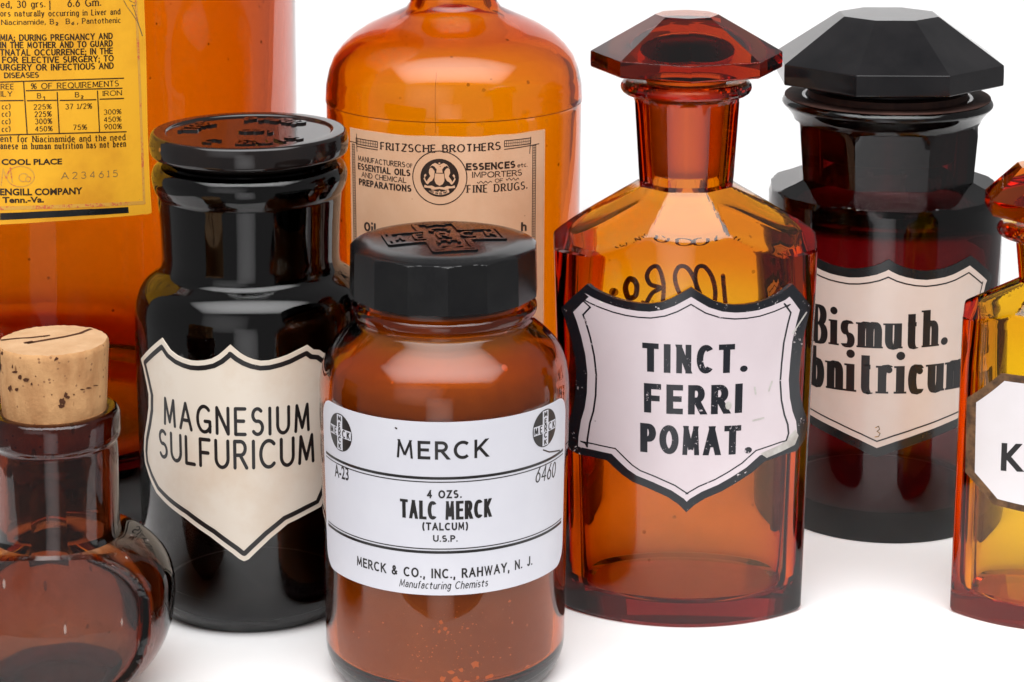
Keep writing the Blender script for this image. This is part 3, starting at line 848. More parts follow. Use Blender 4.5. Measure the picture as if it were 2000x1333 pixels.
    # small scratch of brown dirt at the right edge
    Lb.stroke([S.surf(1060, 879), S.surf(1072, 883), S.surf(1092, 880)], r(1.3, 880), 2, H)
    Lb.stroke([S.surf(773, 836), S.surf(775, 837)], r(1.6, 840), 2, H)
    Lb.edge(pts, 0)
    Lb.build('paper_label', root)


talc_jar()


# ================================================================== black jar with cream shield
def magnesium_jar():
    S = Spot(499, 1161); z, r = S.Z, S.R
    root = S.empty('lidded_jar', 'black glass jar with cream shield label and glossy flat round lid', 'jar')
    out = [(0, .0004), (r(170, 1161), 0), (r(186, 1161), 0, .003), (r(214, 1140), z(1128), .006), (r(219, 960), z(960)), (r(226, 620), z(620)), (r(226, 585), z(585), .012), (r(212, 545), z(545), .010),
           (r(176, 515), z(520), .004), (r(172, 500), z(500), .003), (r(174, 440), z(440)), (r(178, 385), z(385), .002), (r(179, 372), z(374), .0008), (r(183, 368), z(368), .0012), (r(189, 352), z(352), .002),
           (r(191, 336), z(336), .003), (r(185, 322), z(320), .0022), (r(172, 314), z(313), .001), (r(160, 314), z(311), .0015)]
    o = fillet(out, 6)
    inn = [(r(150, 330), z(325), .002), (r(150, 500), z(500), .004), (r(165, 530), z(545), .01), (r(203, 560), z(580), .012), (r(210, 640), z(640)), (r(203, 1120), z(1110), .006), (r(150, 1150), .007, .004), (0, .008)]
    S.rad = lambda th, zz, f=rz_fn([p for p in o if p[1] > .001]): f(zz)
    lathe('glass_body', dense(o, .003) + dense(fillet(inn, 6), .004), M['dark'], root, 144)
    zt, zb = z(253), z(299)
    lid = fillet([(0, zt - .0007), (r(60, 253), zt - .0007), (r(160, 253), zt - .0007, .0006), (r(163, 253), zt - .0001, .0003), (r(166, 253), zt, .0004), (r(187, 253), zt, .0008), (r(191, 256), zt - .0007, .0008), (r(194, 276), (zt + zb) / 2),
                  (r(191.5, 297), zb + .0008, .0012), (r(186, 299), zb, .0006), (r(164, 300), zb + .0002, .0005), (r(161, 305), zb - .0006, .0005), (r(159, 312), z(309), .0006), (r(149, 330), z(312), .0006), (r(145, 400), z(400)), (0, z(400))], 5)
    lathe('lid', dense(lid, .0015), M['lid'], root, 160)
    # embossed letters round the lid, worn
    bm = bmesh.new()

    def raised(polys, h0, h1):
        for q in polys:
            a = [bm.verts.new((x, y, h0)) for x, y in q]; b = [bm.verts.new((x, y, h1)) for x, y in q]
            bm.faces.new(b)
            for i in range(len(q)): bm.faces.new((a[i], a[i - 1], b[i - 1], b[i]))
    zl = zt - .00075
    R1 = r(118, 253)
    for word, a0, da in (('GUIS', 268, 16), ('C.E.', 232, 16), ('THE', 170, -17), ('PARR', 88, -17)):
        for i, ch in enumerate(word):
            g = G[ch]; s_ = .0050; low = word in ('GUIS', 'C.E.')
            a = R_(a0 + (i * da if low else i * da)); rt = a + pi / 2 if low else a - pi / 2
            for st in g[1]:
                for p in sweep([((u - g[0] / 2) * s_ * .9, (v - .5) * s_) for u, v in st], .00058, .00058):
                    raised([[(R1 * cos(a) + x * cos(rt) - y * sin(rt), R1 * sin(a) + x * sin(rt) + y * cos(rt)) for x, y in p]], zl, zl + .0006)
    for st in (E(-.1, .0, .5, .35, 30, 330, 14), E(.5, -.1, .4, .3, 200, -120, 14), E(1.0, -.5, .5, .5, 60, -60, 8)):
        raised(sweep([(x * .0042, y * .0042) for x, y in st], .0005, .0005), zl, zl + .0006)
    bmesh.ops.recalc_face_normals(bm, faces=bm.faces)
    me = bpy.data.meshes.new('embossed_lettering'); bm.to_mesh(me); bm.free()
    link('embossed_lettering', me, M['lid'], root, 30)
    Lb = Label(S, [M['paper_cream'], M['ink']], base=.0001)
    px = [(318, 660), (325, 671), (334, 684), (347, 694), (360, 700), (373, 704), (386, 705), (399, 704), (413, 701), (426, 694), (438, 684), (450, 673),
          (459, 681), (470, 690), (482, 697), (495, 702), (510, 705), (525, 704), (545, 699), (562, 693), (580, 684), (600, 674), (612, 683), (624, 684), (650, 704),
          (646, 722), (643, 745), (640, 775), (641, 810), (646, 850), (648, 880), (645, 915), (640, 955), (626, 989), (600, 1003), (561, 1023), (528, 1051), (500, 1078), (486, 1092), (477, 1096),
          (467, 1091), (455, 1081), (412, 1048), (363, 1012), (330, 987), (307, 962), (294, 933), (285, 903), (283, 878), (284, 852), (289, 820), (292, 795), (292, 770), (287, 744), (282, 720), (277, 701)]
    P = Lb.unp(px); Lb.poly(P, 0, 0)
    w = r(4.6, 800); ip = Lb.inset(P, r(13.5, 800))
    Lb.stroke(ip, w, 1, .00004, True)
    Lb.line('MAGNESIUM', (322, 826), (604, 838), 798, 1, .00004, wx=.060, wy=.070, gap=.16, round_=True)
    Lb.line('SULFURICUM', (313, 889), (613, 899), 862, 1, .00004, wx=.060, wy=.070, gap=.13, round_=True)
    Lb.edge(P, 0); Lb.build('shield_label', root, .0002)


magnesium_jar()


# ================================================================== round amber bottle with tan label
def oil_bottle():
    S = Spot(889, 962); z, r = S.Z, S.R
    root = S.empty('round_bottle', 'round shouldered clear amber bottle with tan paper label, behind the white labelled jar', 'bottle')
    zs = z(190); rs = r(250, 190)
    out = [(0, .0004), (r(215, 960), 0), (rs * .93, 0, .004), (rs * .975, .008, .006), (rs * .985, z(400)), (rs * .995, zs - .0022), (rs * .997, zs - .0008), (rs * 1.003, zs), (rs * 1.0, zs + .001), (r(249, 160), z(160)), (r(243, 130), z(132)), (r(233, 105), z(107)), (r(217, 84), z(86)),
           (r(195, 65), z(66)), (r(167, 47), z(48)), (r(139, 34), z(35)), (r(112, 22), z(23)), (r(92, 12), z(13)), (r(85, 2), z(2)), (r(83, -14), z(-14)), (r(84, -110), z(-110), .002), (r(104, -122), z(-118), .001), (r(104, -150), z(-150), .002), (r(62, -150), z(-152), .002)]
    o = fillet(out, 4)
    t = .0032
    inn = [(r(56, -120), z(-130)), (r(58, -14), z(-14)), (r(64, 6), z(14), .002), (r(92, 24), z(40), .004), (r(130, 44), z(58), .004), (r(182, 74), z(82), .006), (r(222, 110), z(122), .008), (rs - t, z(178), .008),
           (rs * .985 - t, z(400)), (rs * .975 - t, .016, .008), (r(160, 960), .008, .005), (0, .012)]
    S.rad = lambda th, zz, f=rz_fn([p for p in o if p[1] > .001]): f(zz)
    lathe('glass_body', dense(o, .004) + dense(fillet(inn, 6), .005), M['amber'], root, 160, sharp=35)
    # mould seam line down the shoulder
    Lb = Label(S, [M['seam']], base=.00003)
    Lb.stroke([(R_(-8), z(212)), (R_(-8), z(160)), (R_(-8.2), z(130)), (R_(-8), z(104))], r(.32, 150), 0, 0)
    ang = [R_(-88 + 176 * k / 60) for k in range(61)]
    Lb.stroke([(a, zs - .0004) for a in ang], r(.8, 190), 0, 0)
    Lb.build('mould_seam', root)
    Lb = Label(S, [M['paper_tan'], M['ink_warm']], base=.00012)
    tl = S.surf(684, 248); tr = S.surf(1064, 252); zT = S.surf(850, 267)[1]; zB = z(660)
    pts = [(tl[0], zB), (tr[0], zB), (tr[0], zT)] + [(tr[0] + (tl[0] - tr[0]) * k / 12, zT + random.uniform(-.0002, .0002)) for k in range(1, 12)] + [(tl[0], zT)]
    Lb.poly(pts, 0, 0); H = .00005
    rr = S.rad(0, z(300))
    Lb.line('FRITZSCHE BROTHERS', (743, 292), (978, 291.5), 283.5, 1, H, wx=.11, wy=.07, serif=.05, gap=.08)
    L = [('MANUFACTURERS', (700, 314), (792, 327), 311.5, .06), ('OF', (794, 327), (806, 328.3), 319.5, .06), ('ESSENTIAL OILS', (700, 330.5), (802, 344.5), 326.5, .085), ('AND CHEMICAL', (707, 345.5), (794, 357.5), 342.5, .06), ('PREPARATIONS', (702, 361), (804, 375), 357, .09),
         ('ESSENCES', (910, 333), (1006, 328), 317.5, .10), ('etc.', (1010, 327.5), (1030, 325.5), 318, .06), ('IMPORTERS', (922, 347.5), (1019, 342.5), 334.5, .06), ('OF', (966, 357), (982, 356.5), 349, .06)]
    for b, p0, p1, t_, w in L: Lb.line(b, p0, p1, t_, 1, H, wx=w * 1.35, wy=w * 1.1, gap=.08)
    Lb.line('FINE DRUGS.', (911, 376.5), (1030, 368.5), 360, 1, H, wx=.10, wy=.05, serif=.06, gap=.1)
    for x0, x1, y in ((932, 960, 356), (988, 1013, 350)):
        Lb.stroke([S.surf(x0 + (x1 - x0) * k / 14, y + 2.2 * sin(k * 1.35)) for k in range(15)], r(.6, 350), 1, H)
    # frame of little bricks
    def band(p0, p1, hw, n, vert):
        a, b = S.surf(*p0), S.surf(*p1); w = r(hw, 300)
        if vert:
            q = [(a[0] - w / rr, a[1]), (a[0] + w / rr, a[1]), (a[0] + w / rr, b[1]), (a[0] - w / rr, b[1])]
        else:
            zz = (a[1] + b[1]) / 2
            q = [(a[0], zz - w), (b[0], zz - w), (b[0], zz + w), (a[0], zz + w)]
        Lb.stroke(q, r(.75, 300), 1, H, True)
        m = [((q[0][0] + q[1][0]) / 2, q[0][1]), ((q[2][0] + q[3][0]) / 2, q[2][1])] if vert else [(q[0][0], (q[0][1] + q[3][1]) / 2), (q[1][0], (q[1][1] + q[2][1]) / 2)]
        Lb.stroke(m, r(.4, 300), 1, H)
        for k in range(1, n):
            f = k / n
            if vert:
                zz = a[1] + (b[1] - a[1]) * f; Lb.stroke([(q[0][0], zz), (q[1][0], zz)], r(.45, 300), 1, H)
            else:
                u = a[0] + (b[0] - a[0]) * f; Lb.stroke([(u, q[0][1]), (u, q[3][1])], r(.45, 300), 1, H)
    band((696, 275), (738, 283), 5.5, 13, False); band((985, 282), (1036, 274), 5.5, 13, False)
    band((691, 282), (693, 600), 3.6, 64, True); band((1043, 284), (1040, 600), 3.6, 64, True)
    for x0, y0, x1, y1 in ((699, 286, 738, 293), (985, 292, 1052, 281), (1036, 268, 1034, 300), (697, 262, 698, 296), (684, 276, 697, 279)):
        Lb.stroke([S.surf(x0, y0), S.surf(x1, y1)], r(.8, 300), 1, H)
    # round crest
    c = S.surf(858.5, 347.5); R1 = r(50.5, 347)
    Lb.stroke([(c[0] + x / rr, c[1] + y) for x, y in disc(0, 0, R1, R1, 48)], r(.9, 347), 1, H, True)
    R2 = R1 * .71; k_ = R2 / 36.0
    Lb.poly([(c[0] + x / rr, c[1] + y) for x, y in disc(0, 0, R2, R2, 40)], 1, H)

    def crest(pts, both=True, mat=0, h=H * 2):
        for sx in ((1, -1) if both else (1,)):
            q = [(c[0] + sx * x * k_ / rr, c[1] + y * k_) for x, y in pts]; Lb.poly(q, mat, h)
    crest([(-8, 8), (8, 8), (9, 0), (9, -6), (6, -12), (0, -15), (-6, -12), (-9, -6), (-9, 0)], False)
    crest([(9, 12), (12, 17), (16, 19), (19, 16), (20, 9), (17, 3), (22, -4), (25, -11), (22, -13), (18, -8), (14, -6), (10, 1)])
    crest([(0, 15), (5, 16), (9, 21), (14, 23), (19, 18), (14, 25), (8, 28), (3, 26), (0, 24)])
    crest([(-6, 9.5), (6, 9.5), (5, 16), (-5, 16)], False)
    crest([(28, -14), (29, -19), (18, -20), (12, -23), (0, -21), (0, -17), (8, -18), (14, -15), (22, -16)])
    crest([(22, -9), (25, -6), (28, 0), (24, 4), (26, 7), (29, 4), (26, 1), (30, -2), (27, -8), (24, -12)])
    crest(disc(0, 27.5, 1.8, 1.8, 8), False); crest([(0, -24), (2, -26), (0, -29), (-2, -26)], False)
    arc = [(35 * .93 * cos(R_(a)), 35 * .93 * sin(R_(a))) for a in range(232, 309, 6)] + [(35 * .76 * cos(R_(a)), 35 * .76 * sin(R_(a))) for a in range(308, 231, -6)]
    crest(arc, False)
    for i, ch in enumerate('REG.IN US PAT.'):
        a = R_(236 + i * 5.1); g = G[ch]; rt = a + pi / 2
        for st in g[1]:
            for p in sweep([((u - g[0] / 2) * 2.6, (v - .5) * 4.0) for u, v in st], .45, .45):
                crest([(29.6 * cos(a) + x * cos(rt) - y * sin(rt), 29.6 * sin(a) + x * sin(rt) + y * cos(rt)) for x, y in p], False, 1, H * 3)
    Lb.line('Oil', (712, 451), (735, 455), 435, 1, H, wx=.13, wy=.10, gap=.1)
    Lb.line('h', (1017, 452), (1028, 451), 434, 1, H, wx=.13, wy=.10, gap=.1)
    Lb.edge(pts, 0); Lb.build('paper_label', root)


oil_bottle()


# ================================================================== tall jug, yellow label
def tall_jug():
    S = Spot(8, 868); z, r = S.Z, S.R
    root = S.empty('tall_jug', 'very large amber jug with yellowed printed label, cut by the left edge of the photo', 'bottle')
    R0 = r(587, 200)
    out = [(0, .0004), (R0 * .9, 0), (R0 * .95, 0, .005), (R0 * .995, .012, .008), (R0, .1), (R0, .365, .04), (R0 * .45, .425, .04), (R0 * .26, .445, .02), (R0 * .25, .48, .004), (R0 * .30, .485, .003), (R0 * .30, .50, .003), (R0 * .18, .50)]
    o = fillet(out, 8); t = .0042
    inn = [(R0 * .17, .49), (R0 * .18, .45, .02), (R0 * .4, .416, .04), (R0 - t, .36, .04), (R0 - t, .1), (R0 - t - .001, .02, .012), (R0 * .7, .010, .01), (0, .02)]
    S.rad = lambda th, zz: R0
    lathe('glass_body', dense(o, .008) + dense(fillet(inn, 8), .008), M['amber_tall'], root, 192)
    Lb = Label(S, [M['paper_yellow'], M['ink_yellow'], M['ink_red'], M['ink_grey'], M['edge_black']], base=.00014, step=1.5)
    H = .00004
    aR = [S.surf(281, 2), S.surf(285, 100), S.surf(288, 250), S.surf(292, 350), S.surf(296, 416)]
    bot = [S.surf(288, 419), S.surf(276, 419), S.surf(264, 421), S.surf(200, 426), S.surf(100, 433), S.surf(0, 439)]
    zT = z(-160); zB = bot[-1][1]
    pts = [(-aR[-1][0], zB), (-aR[0][0], zT), (aR[0][0], zT)] + aR + bot
    Lb.poly(pts, 0, 0)
    SR = dict(wx=.085, wy=.06, serif=.055, gap=.06)
    for b, p0, p1, t_ in [('ed, 30 grs.', (1, 15.5), (89, 14), 2), ('6.6 Gm.', (131, 13.5), (198, 11.5), -2), ('ors naturally occurring in Liver and', (0, 32), (235, 28), 20.5), ('Niacinamide, B', (2, 48.5), (106, 47), 38.5), ('B', (128, 47), (137, 46.5), 37),
                          (', Pantothenic', (150, 46.5), (236, 44.5), 35.5), ('REE', (1, 174.5), (28, 174), 164.5), ('ILY', (1, 188.5), (25, 188), 178.5), ('% OF REQUIREMENTS', (60, 174), (232, 168), 161.5), ('IRON', (200, 187.5), (238, 186), 177.5), ('B', (72, 192), (81, 191.7), 182.5), ('B', (146, 190), (155, 189.7), 180.5),
                          ('225%', (65, 214), (101, 213), 204), ('225%', (67, 228.5), (101, 227.5), 218), ('300%', (68, 242.5), (102, 241.5), 232), ('450%', (68, 257), (103, 256), 247), ('37 1/2%', (127, 213.5), (180, 212), 203), ('75%', (142, 254), (170, 253), 244),
                          ('300%', (202, 224), (237, 222.5), 214), ('450%', (202, 238.5), (237, 237), 228.5), ('900%', (203, 253), (238, 251.5), 242.5),
                          ('ent for Niacinamide and the need', (0, 277), (245, 273.5), 265.5), ('anese in human nutrition has not been', (0, 291), (246, 286.5), 279)] + [('cc)', (3, y), (21, y - .6), y - 10.5) for y in (213.5, 228, 242.5, 257.5)]:
        Lb.line(b, p0, p1, t_, 1, H, **SR)
    for d, x, y in (('2', 108, 50), ('6', 139, 49), ('1', 83, 195), ('2', 157, 193)):
        Lb.line(d, (x, y), (x + 6, y), y - 6.5, 1, H, wx=.12, gap=.1)
    for b, p0, p1, t_ in [('MIA; DURING PREGNANCY AND', (0, 80), (220, 76.5), 67), ('IN THE MOTHER AND TO GUARD', (0, 94.5), (220, 91), 81.5), ('TNATAL OCCURRENCE; IN THE', (0, 109), (220, 105.5), 96), ('FOR ELECTIVE SURGERY; TO', (4, 123.5), (222, 120), 110.5), ('URGERY OR INFECTIOUS AND', (0, 138), (222, 134.5), 125), ('DISEASES', (8, 153), (76, 152), 141.5)]:
        Lb.line(b, p0, p1, t_, 1, H, wx=.105, wy=.085, gap=.06)
    Lb.line('COOL PLACE', (3, 322), (121, 321), 311, 1, H, bold=.035)
    Lb.line('ENGILL COMPANY', (0, 381.5), (161, 379), 368.5, 1, H, bold=.035)
    Lb.line('Tenn.-Va.', (5, 396.5), (86, 395.5), 385, 1, H, bold=.035)
    Lb.line('A234615', (119, 350), (230, 345), 335.5, 3, H, wx=.05, wy=.05, serif=.05, gap=.5)
    w1 = r(1.0, 200)
    for a, b in (((0, 160.5), (241, 153)), ((51, 177.5), (238, 172.5)), ((46, 160), (53, 263)), ((111.5, 181), (115.5, 260)), ((190, 178), (194, 257)), ((0, 197), (45, 196.5)), ((53, 197), (110, 196)), ((117, 196.5), (187, 195)), ((195, 194), (241, 192.5)), ((0, 264), (246, 257.5)), ((97, 2), (97.5, 19))):
        Lb.stroke([S.surf(a[0] + (b[0] - a[0]) * k / 6, a[1] + (b[1] - a[1]) * k / 6) for k in range(7)], w1, 1, H)
    red = [S.surf(*p) for p in ((265, 2), (269, 90), (273, 180), (277, 290), (281, 396), (200, 400), (100, 404), (0, 407))]
    Lb.stroke(red[:5], r(2.4, 300), 2, H); Lb.stroke(red[4:], r(3.2, 400), 2, H)
    Lb.poly([S.surf(0, 416.5), S.surf(80, 413), S.surf(160, 409), S.surf(250, 404.5), S.surf(251, 416), S.surf(160, 421.5), S.surf(80, 426), S.surf(0, 430)], 4, H)
    Lb.stroke([S.surf(40 + 27 * cos(t), 345 + 20 * sin(t)) for t in [2 * pi * k / 30 for k in range(30)]], r(.9, 340), 2, H, True)
    Lb.stroke([S.surf(2, 362), S.surf(6, 330), S.surf(12, 348), S.surf(20, 328), S.surf(24, 356)], r(1.1, 340), 2, H)
    Lb.stroke([S.surf(46 + 9 * cos(t), 347 + 8 * sin(t)) for t in [.8 + 5 * k / 14 for k in range(15)]], r(1, 340), 2, H)
    Lb.stroke([S.surf(55 + 5 * cos(t), 350 + 5 * sin(t)) for t in [2 * pi * k / 14 for k in range(15)]], r(1, 340), 2, H)
    # pencil scrawl at the top right corner
    Lb.stroke([S.surf(*p) for p in ((241, 1), (248, 14), (258, 27), (266, 40), (273, 55), (278, 70))], r(.6, 40), 3, H * 1.5)
    Lb.stroke([S.surf(*p) for p in ((252, 1), (262, 6), (267, 4), (264, 12), (257, 10), (262, 20), (268, 40), (277, 70))], r(.6, 40), 3, H * 1.5)
    Lb.edge(pts, 0); Lb.build('yellowed_label', root)


tall_jug()


# ================================================================== cut glass bottles (flask and its small companion, violet jar)
def section(w, d, h, p):
    """polar radius of a lens-like section: half width w, half depth d, flat sides of half depth h"""
    sag = d - h; Rf = (w * w + sag * sag) / (2 * sag); yc = Rf - d

    def f(t):
        s_, c_ = sin(t), abs(cos(t)); v = []
        dc = -c_ * yc; v.append(dc + math.sqrt(max(0, dc * dc - (yc * yc - Rf * Rf))))
        if abs(s_) > 1e-4: v.append(w / abs(s_))
        return pmin(v, p)
    return f, math.atan2(w, h)


def oct_r(t, a, off=0.0, p=None):
    k = round((t - off) / (pi / 4)); return a / cos(t - off - k * pi / 4)


def octagon_stopper(S, name, mat, root, hw_rim, y_rim, y_under, hw_top, y_top, off, plug, plug_mat, under=.72, tilt=0.0):
    z, r = S.Z, S.R
    Rm, Rt = r(hw_rim, y_rim), r(hw_top, y_top)
    zr, zu, zt = z(y_rim), z(y_under), z(y_top)
    prof = fillet([(0, zt), (Rt * .97, zt), (Rt, zt - .0002), (Rm, zr, .0002), (Rm * 1.002, (zr + zu) / 2), (Rm, zu, .0006), (Rm * under, zu - .0012, .001), (plug[0], zu - .0016, .0006), (plug[0], plug[1], .0002), (plug[2], plug[3], .0008), (0, plug[3])], 4)
    zcut = zu - .0008

    def f(t, rr, zz, i):
        if zz < zcut: return rr
        return oct_r(t, rr * cos(pi / 8), off)
    ext = [off + pi / 8 + k * pi / 4 for k in range(8)]
    o = lathe(name, dense(prof, .0025), mat, root, 96, f, sharp=14, extra=ext)
    if plug_mat:
        o.data.materials.append(plug_mat)
        for q in o.data.polygons:
            if q.center.z < zu - .0022: q.material_index = 1
    return o


def flask(S, name, label, C, mat, smat):
    """cut-glass bottle; C holds its pixel measures"""
    z, r = S.Z, S.R
    root = S.empty(name, label, 'bottle')
    zs, zn, zl = z(C['y_sh']), z(C['y_neck']), z(C['y_lip'])
    wS, wB = r(C['hw_sh'], C['y_sh']), r(C['hw_base'], C['y_base'])
    f0, corner = section(1.0, C['d'], C['h'], 60); fi, _ = section(1.0, C['d'], C['h'], 9)
    wid = lambda zz: wB + (wS - wB) * max(0, min(1.08, zz / zs))
    aN, aT = r(C['hw_neck'], C['y_neck']), r(C['hw_necktop'], C['y_lip'])
    phis = [k * pi / 4 for k in range(-3, 5)]

    def outer(t, zz):
        body = f0(t) * wid(zz)
        k = (zn - zz) / (zn - zs); v = [body]
        for ph in phis:
            c = cos(t - ph)
            if c > .15:
                reach = f0(ph) * wS * (1.0 if abs(sin(ph)) < .9 else .985)
                if abs(abs(sin(2 * ph)) - 1) < .01: reach *= .93
                v.append((aN + (reach - aN) * k) / c)
        return pmin(v, 70)
    S.rad = lambda t, zz: f0(t) * wid(zz) if zz < zs * .93 else outer(t, zz)
    th = thetas(200, [corner, -corner, pi - corner, corner - pi] + [x + e for x in (corner, -corner, pi - corner, corner - pi) for e in (-.02, .02)] + [pi / 8 + k * pi / 4 for k in range(8)])
    rings = []
    e = C.get('edge', .0012)
    for zz, q in ((0, .965), (e * .35, .985), (e, 1.0)): rings.append(ring(th, zz, lambda t, zz=zz, q=q: f0(t) * wid(zz) * q))
    zlow = zs - (zn - zs) * .45
    for k in range(1, 8): zz = e + (zlow - e) * k / 7; rings.append(ring(th, zz, lambda t, zz=zz: f0(t) * wid(zz)))
    n = 46
    for k in range(1, n + 1): zz = zlow + (zn - zlow) * k / n; rings.append(ring(th, zz, lambda t, zz=zz: outer(t, zz)))
    zr0 = zl - r(C['lip_h'], C['y_lip']) * .5
    for k in range(1, 9):
        q = k / 8; zz = zn + (zr0 - .0012 - zn) * q; a = aN + (aT - aN) * q
        rings.append(ring(th, zz, lambda t, a=a: oct_r(t, a, 0)))
    Rl, hl = r(C['hw_lip'], C['y_lip']), r(C['lip_h'], C['y_lip']) * .5
    rings.append(ring(th, zr0 - .0004, lambda t: aT * 1.05))
    for k in range(0, 11):
        a = R_(-90 + 180 * k / 10); q = Rl - hl + hl * cos(a) * (1 if abs(a) < 3 else 1)
        rings.append(ring(th, zl + hl * .9 * sin(a), lambda t, q=q: max(q, aT * 1.06)))
    # inside
    b1, b0 = aT * .80, aN * .74
    rings.append(ring(th, zl + hl * .85, lambda t: b1 * 1.03))
    for k in range(0, 6): q = k / 5; rings.append(ring(th, zl + hl * .7 + (zn + .0008 - zl - hl * .7) * q, lambda t, q=q: b1 + (b0 - b1) * q))
    g = C['wall']; bt = C['floor']
    inn = lambda t, zz: fi(t) * wid(zz) * (1 - g)
    zi = zs - (zn - zs) * .10
    tw = C.get('tw', .0030)
    for k in range(0, 25):
        q = k / 24; zz = (zn - .0004) + (zi - .004 - zn + .0004) * q
        rings.append(ring(th, zz, lambda t, zz=zz: max(b0, pmin([inn(t, zz), outer(t, zz) - tw], 14))))
    for k in range(1, 7): zz = zi - .004 + (bt + .004 - zi + .004) * k / 6; rings.append(ring(th, zz, lambda t, zz=zz: inn(t, zz)))
    for k, sc in ((.002, .985), (.0008, .95), (0, .86)): rings.append(ring(th, bt + k, lambda t, k=k, sc=sc: inn(t, bt) * sc))
    loft('glass_body', rings, mat, root, ((0, 0, .0003), (0, 0, bt + .0008)), sharp=12)
    if C.get('film'):          # thin reddish film lining the lower half, deepens its tone
        zf = z(C['film']); rows = [ring(th, bt + .0012, lambda t: inn(t, bt) * .93)]
        ph = [random.uniform(0, 6.28) for _ in range(4)]
        for k in range(0, 9):
            q = k / 8
            rows.append([((inn(t, bt + .003) - .0004) * sin(t), -(inn(t, bt + .003) - .0004) * cos(t), bt + .003) if k == 0 else
                         (lambda zz: ((inn(t, zz) - .0004) * sin(t), -(inn(t, zz) - .0004) * cos(t), zz))(bt + .003 + (zf + .0012 * sin(3 * t + ph[0]) + .0008 * sin(7 * t + ph[1]) - bt - .003) * q) for t in th])
        loft('tint_film', rows, M['film'], root, (None, None), sharp=None)
    octagon_stopper(S, 'stopper', smat, root, *C['stop'], plug=(b1 * .96, zl + hl * .4, b0 * .93, zn + .003), plug_mat=C.get('plug'))
    return root, outer


def tinct():
    S = Spot(1331, 1172, yaw=3.0)
    C = dict(y_sh=441, y_neck=357, y_lip=168, hw_sh=257, hw_base=229, y_base=1172, d=.60, h=.20, hw_neck=90, hw_necktop=101, hw_lip=128, lip_h=33,
             wall=.075, floor=.0062, stop=(187, 100, 131, 64, 28, R_(22.5)), plug=M['frost'], film=760)
    root, outer = flask(S, 'cut_glass_flask', 'orange amber cut glass flask with pale pink shield label and red faceted stopper', C, M['amber_flask'], M['red_amber'])
    z, r = S.Z, S.R
    Lb = Label(S, [M['edge_tinct'], M['paper_pink'], M['ink_tinct'], M['white_edge']], base=.0001)
    px = [(1154, 554), (1163, 562), (1176, 569), (1192, 576), (1212, 583), (1232, 588), (1252, 591), (1271, 592), (1292, 589), (1311, 582), (1331, 571), (1350, 560), (1370, 573), (1390, 585), (1412, 592), (1433, 594), (1453, 593), (1472, 590), (1494, 583), (1515, 574), (1540, 554), (1558, 574), (1576, 598),
          (1568, 628), (1560, 664), (1556, 700), (1553, 737), (1555, 770), (1560, 795), (1567, 815), (1569, 838), (1562, 860), (1548, 880), (1520, 888), (1486, 900), (1463, 921), (1433, 941), (1406, 957), (1375, 971), (1356, 983), (1340, 998),
          (1325, 982), (1305, 968), (1271, 952), (1240, 939), (1220, 925), (1205, 911), (1192, 898), (1165, 892), (1136, 886), (1120, 878), (1115, 866), (1116, 845), (1121, 813), (1128, 790), (1132, 762), (1133, 725), (1129, 690), (1121, 655), (1112, 625), (1103, 602), (1125, 580)]
    P = Lb.unp(px); th_ = .0011
    Lb.poly(P, 0, 0)
    I = Lb.inset(P, r(15, 750)); Lb.poly(I, 1, .00004)
    Lb.stroke(Lb.inset(P, r(27, 750)), r(1.25, 750), 2, .00007, True)
    for b, p0, p1, t_ in (('TINCT.', (1259, 723), (1454, 724), 671.5), ('FERRI', (1262, 803), (1444, 804), 750), ('POMAT.', (1255, 880), (1462, 883), 830)):
        Lb.line(b, p0, p1, t_, 2, .00008, wx=.105, wy=.095, gap=.16)
    for q in ([(1500, 744), (1497, 752), (1494, 762)], [(1467, 755), (1469, 768)], [(1540, 650), (1566, 610)], [(1464, 820), (1484, 815)]):
        Lb.stroke(Lb.unp(q), r(1.6, 750), 3, .00009)
    Lb.poly(Lb.unp([(1519, 866), (1545, 838), (1551, 850), (1544, 868), (1520, 880), (1490, 893), (1478, 884)]), 3, .00005)
    Lb.poly(Lb.unp(disc(1418, 790, 6, 8, 12)), 3, .00009)
    Lb.edge(P, 0); Lb.build('shield_label', root, th_, 30)
    # old handwriting on the far side, seen mirrored through the glass
    Wb = Label(S, [M['marker']], base=.00005)
    back = lambda pts: [S.surf(x, y, True) for x, y in pts]
    fix = lambda q: [(t if t > 0 else t + 2 * pi, zz) for t, zz in q]
    for st, w in (([(1412, 528), (1414, 555), (1418, 590)], 4), ([(1382, 590), (1368, 565), (1358, 535), (1362, 512), (1376, 510), (1390, 530), (1397, 560), (1394, 585), (1384, 590)], 4),
                  ([(1345, 585), (1326, 560), (1318, 530), (1326, 510), (1342, 512), (1356, 535), (1364, 565)], 4),
                  ([(1294, 585), (1296, 545), (1286, 512), (1272, 512), (1263, 528), (1270, 545), (1290, 552), (1274, 562), (1262, 582)], 4),
                  ([(1240, 540), (1228, 535), (1220, 552), (1226, 572), (1240, 568), (1243, 548), (1236, 536)], 5), ([(1192, 560), (1198, 562)], 7), ([(1262, 584), (1254, 580)], 3)):
        Wb.stroke(fix(back(smooth(st))), r(w * 1.15, 540), 0, 0)
    Wb.stroke(fix(back([(1520, 570), (1545, 545), (1560, 520)])), r(5, 540), 0, 0)
    Wb.build('handwriting', root)


tinct()


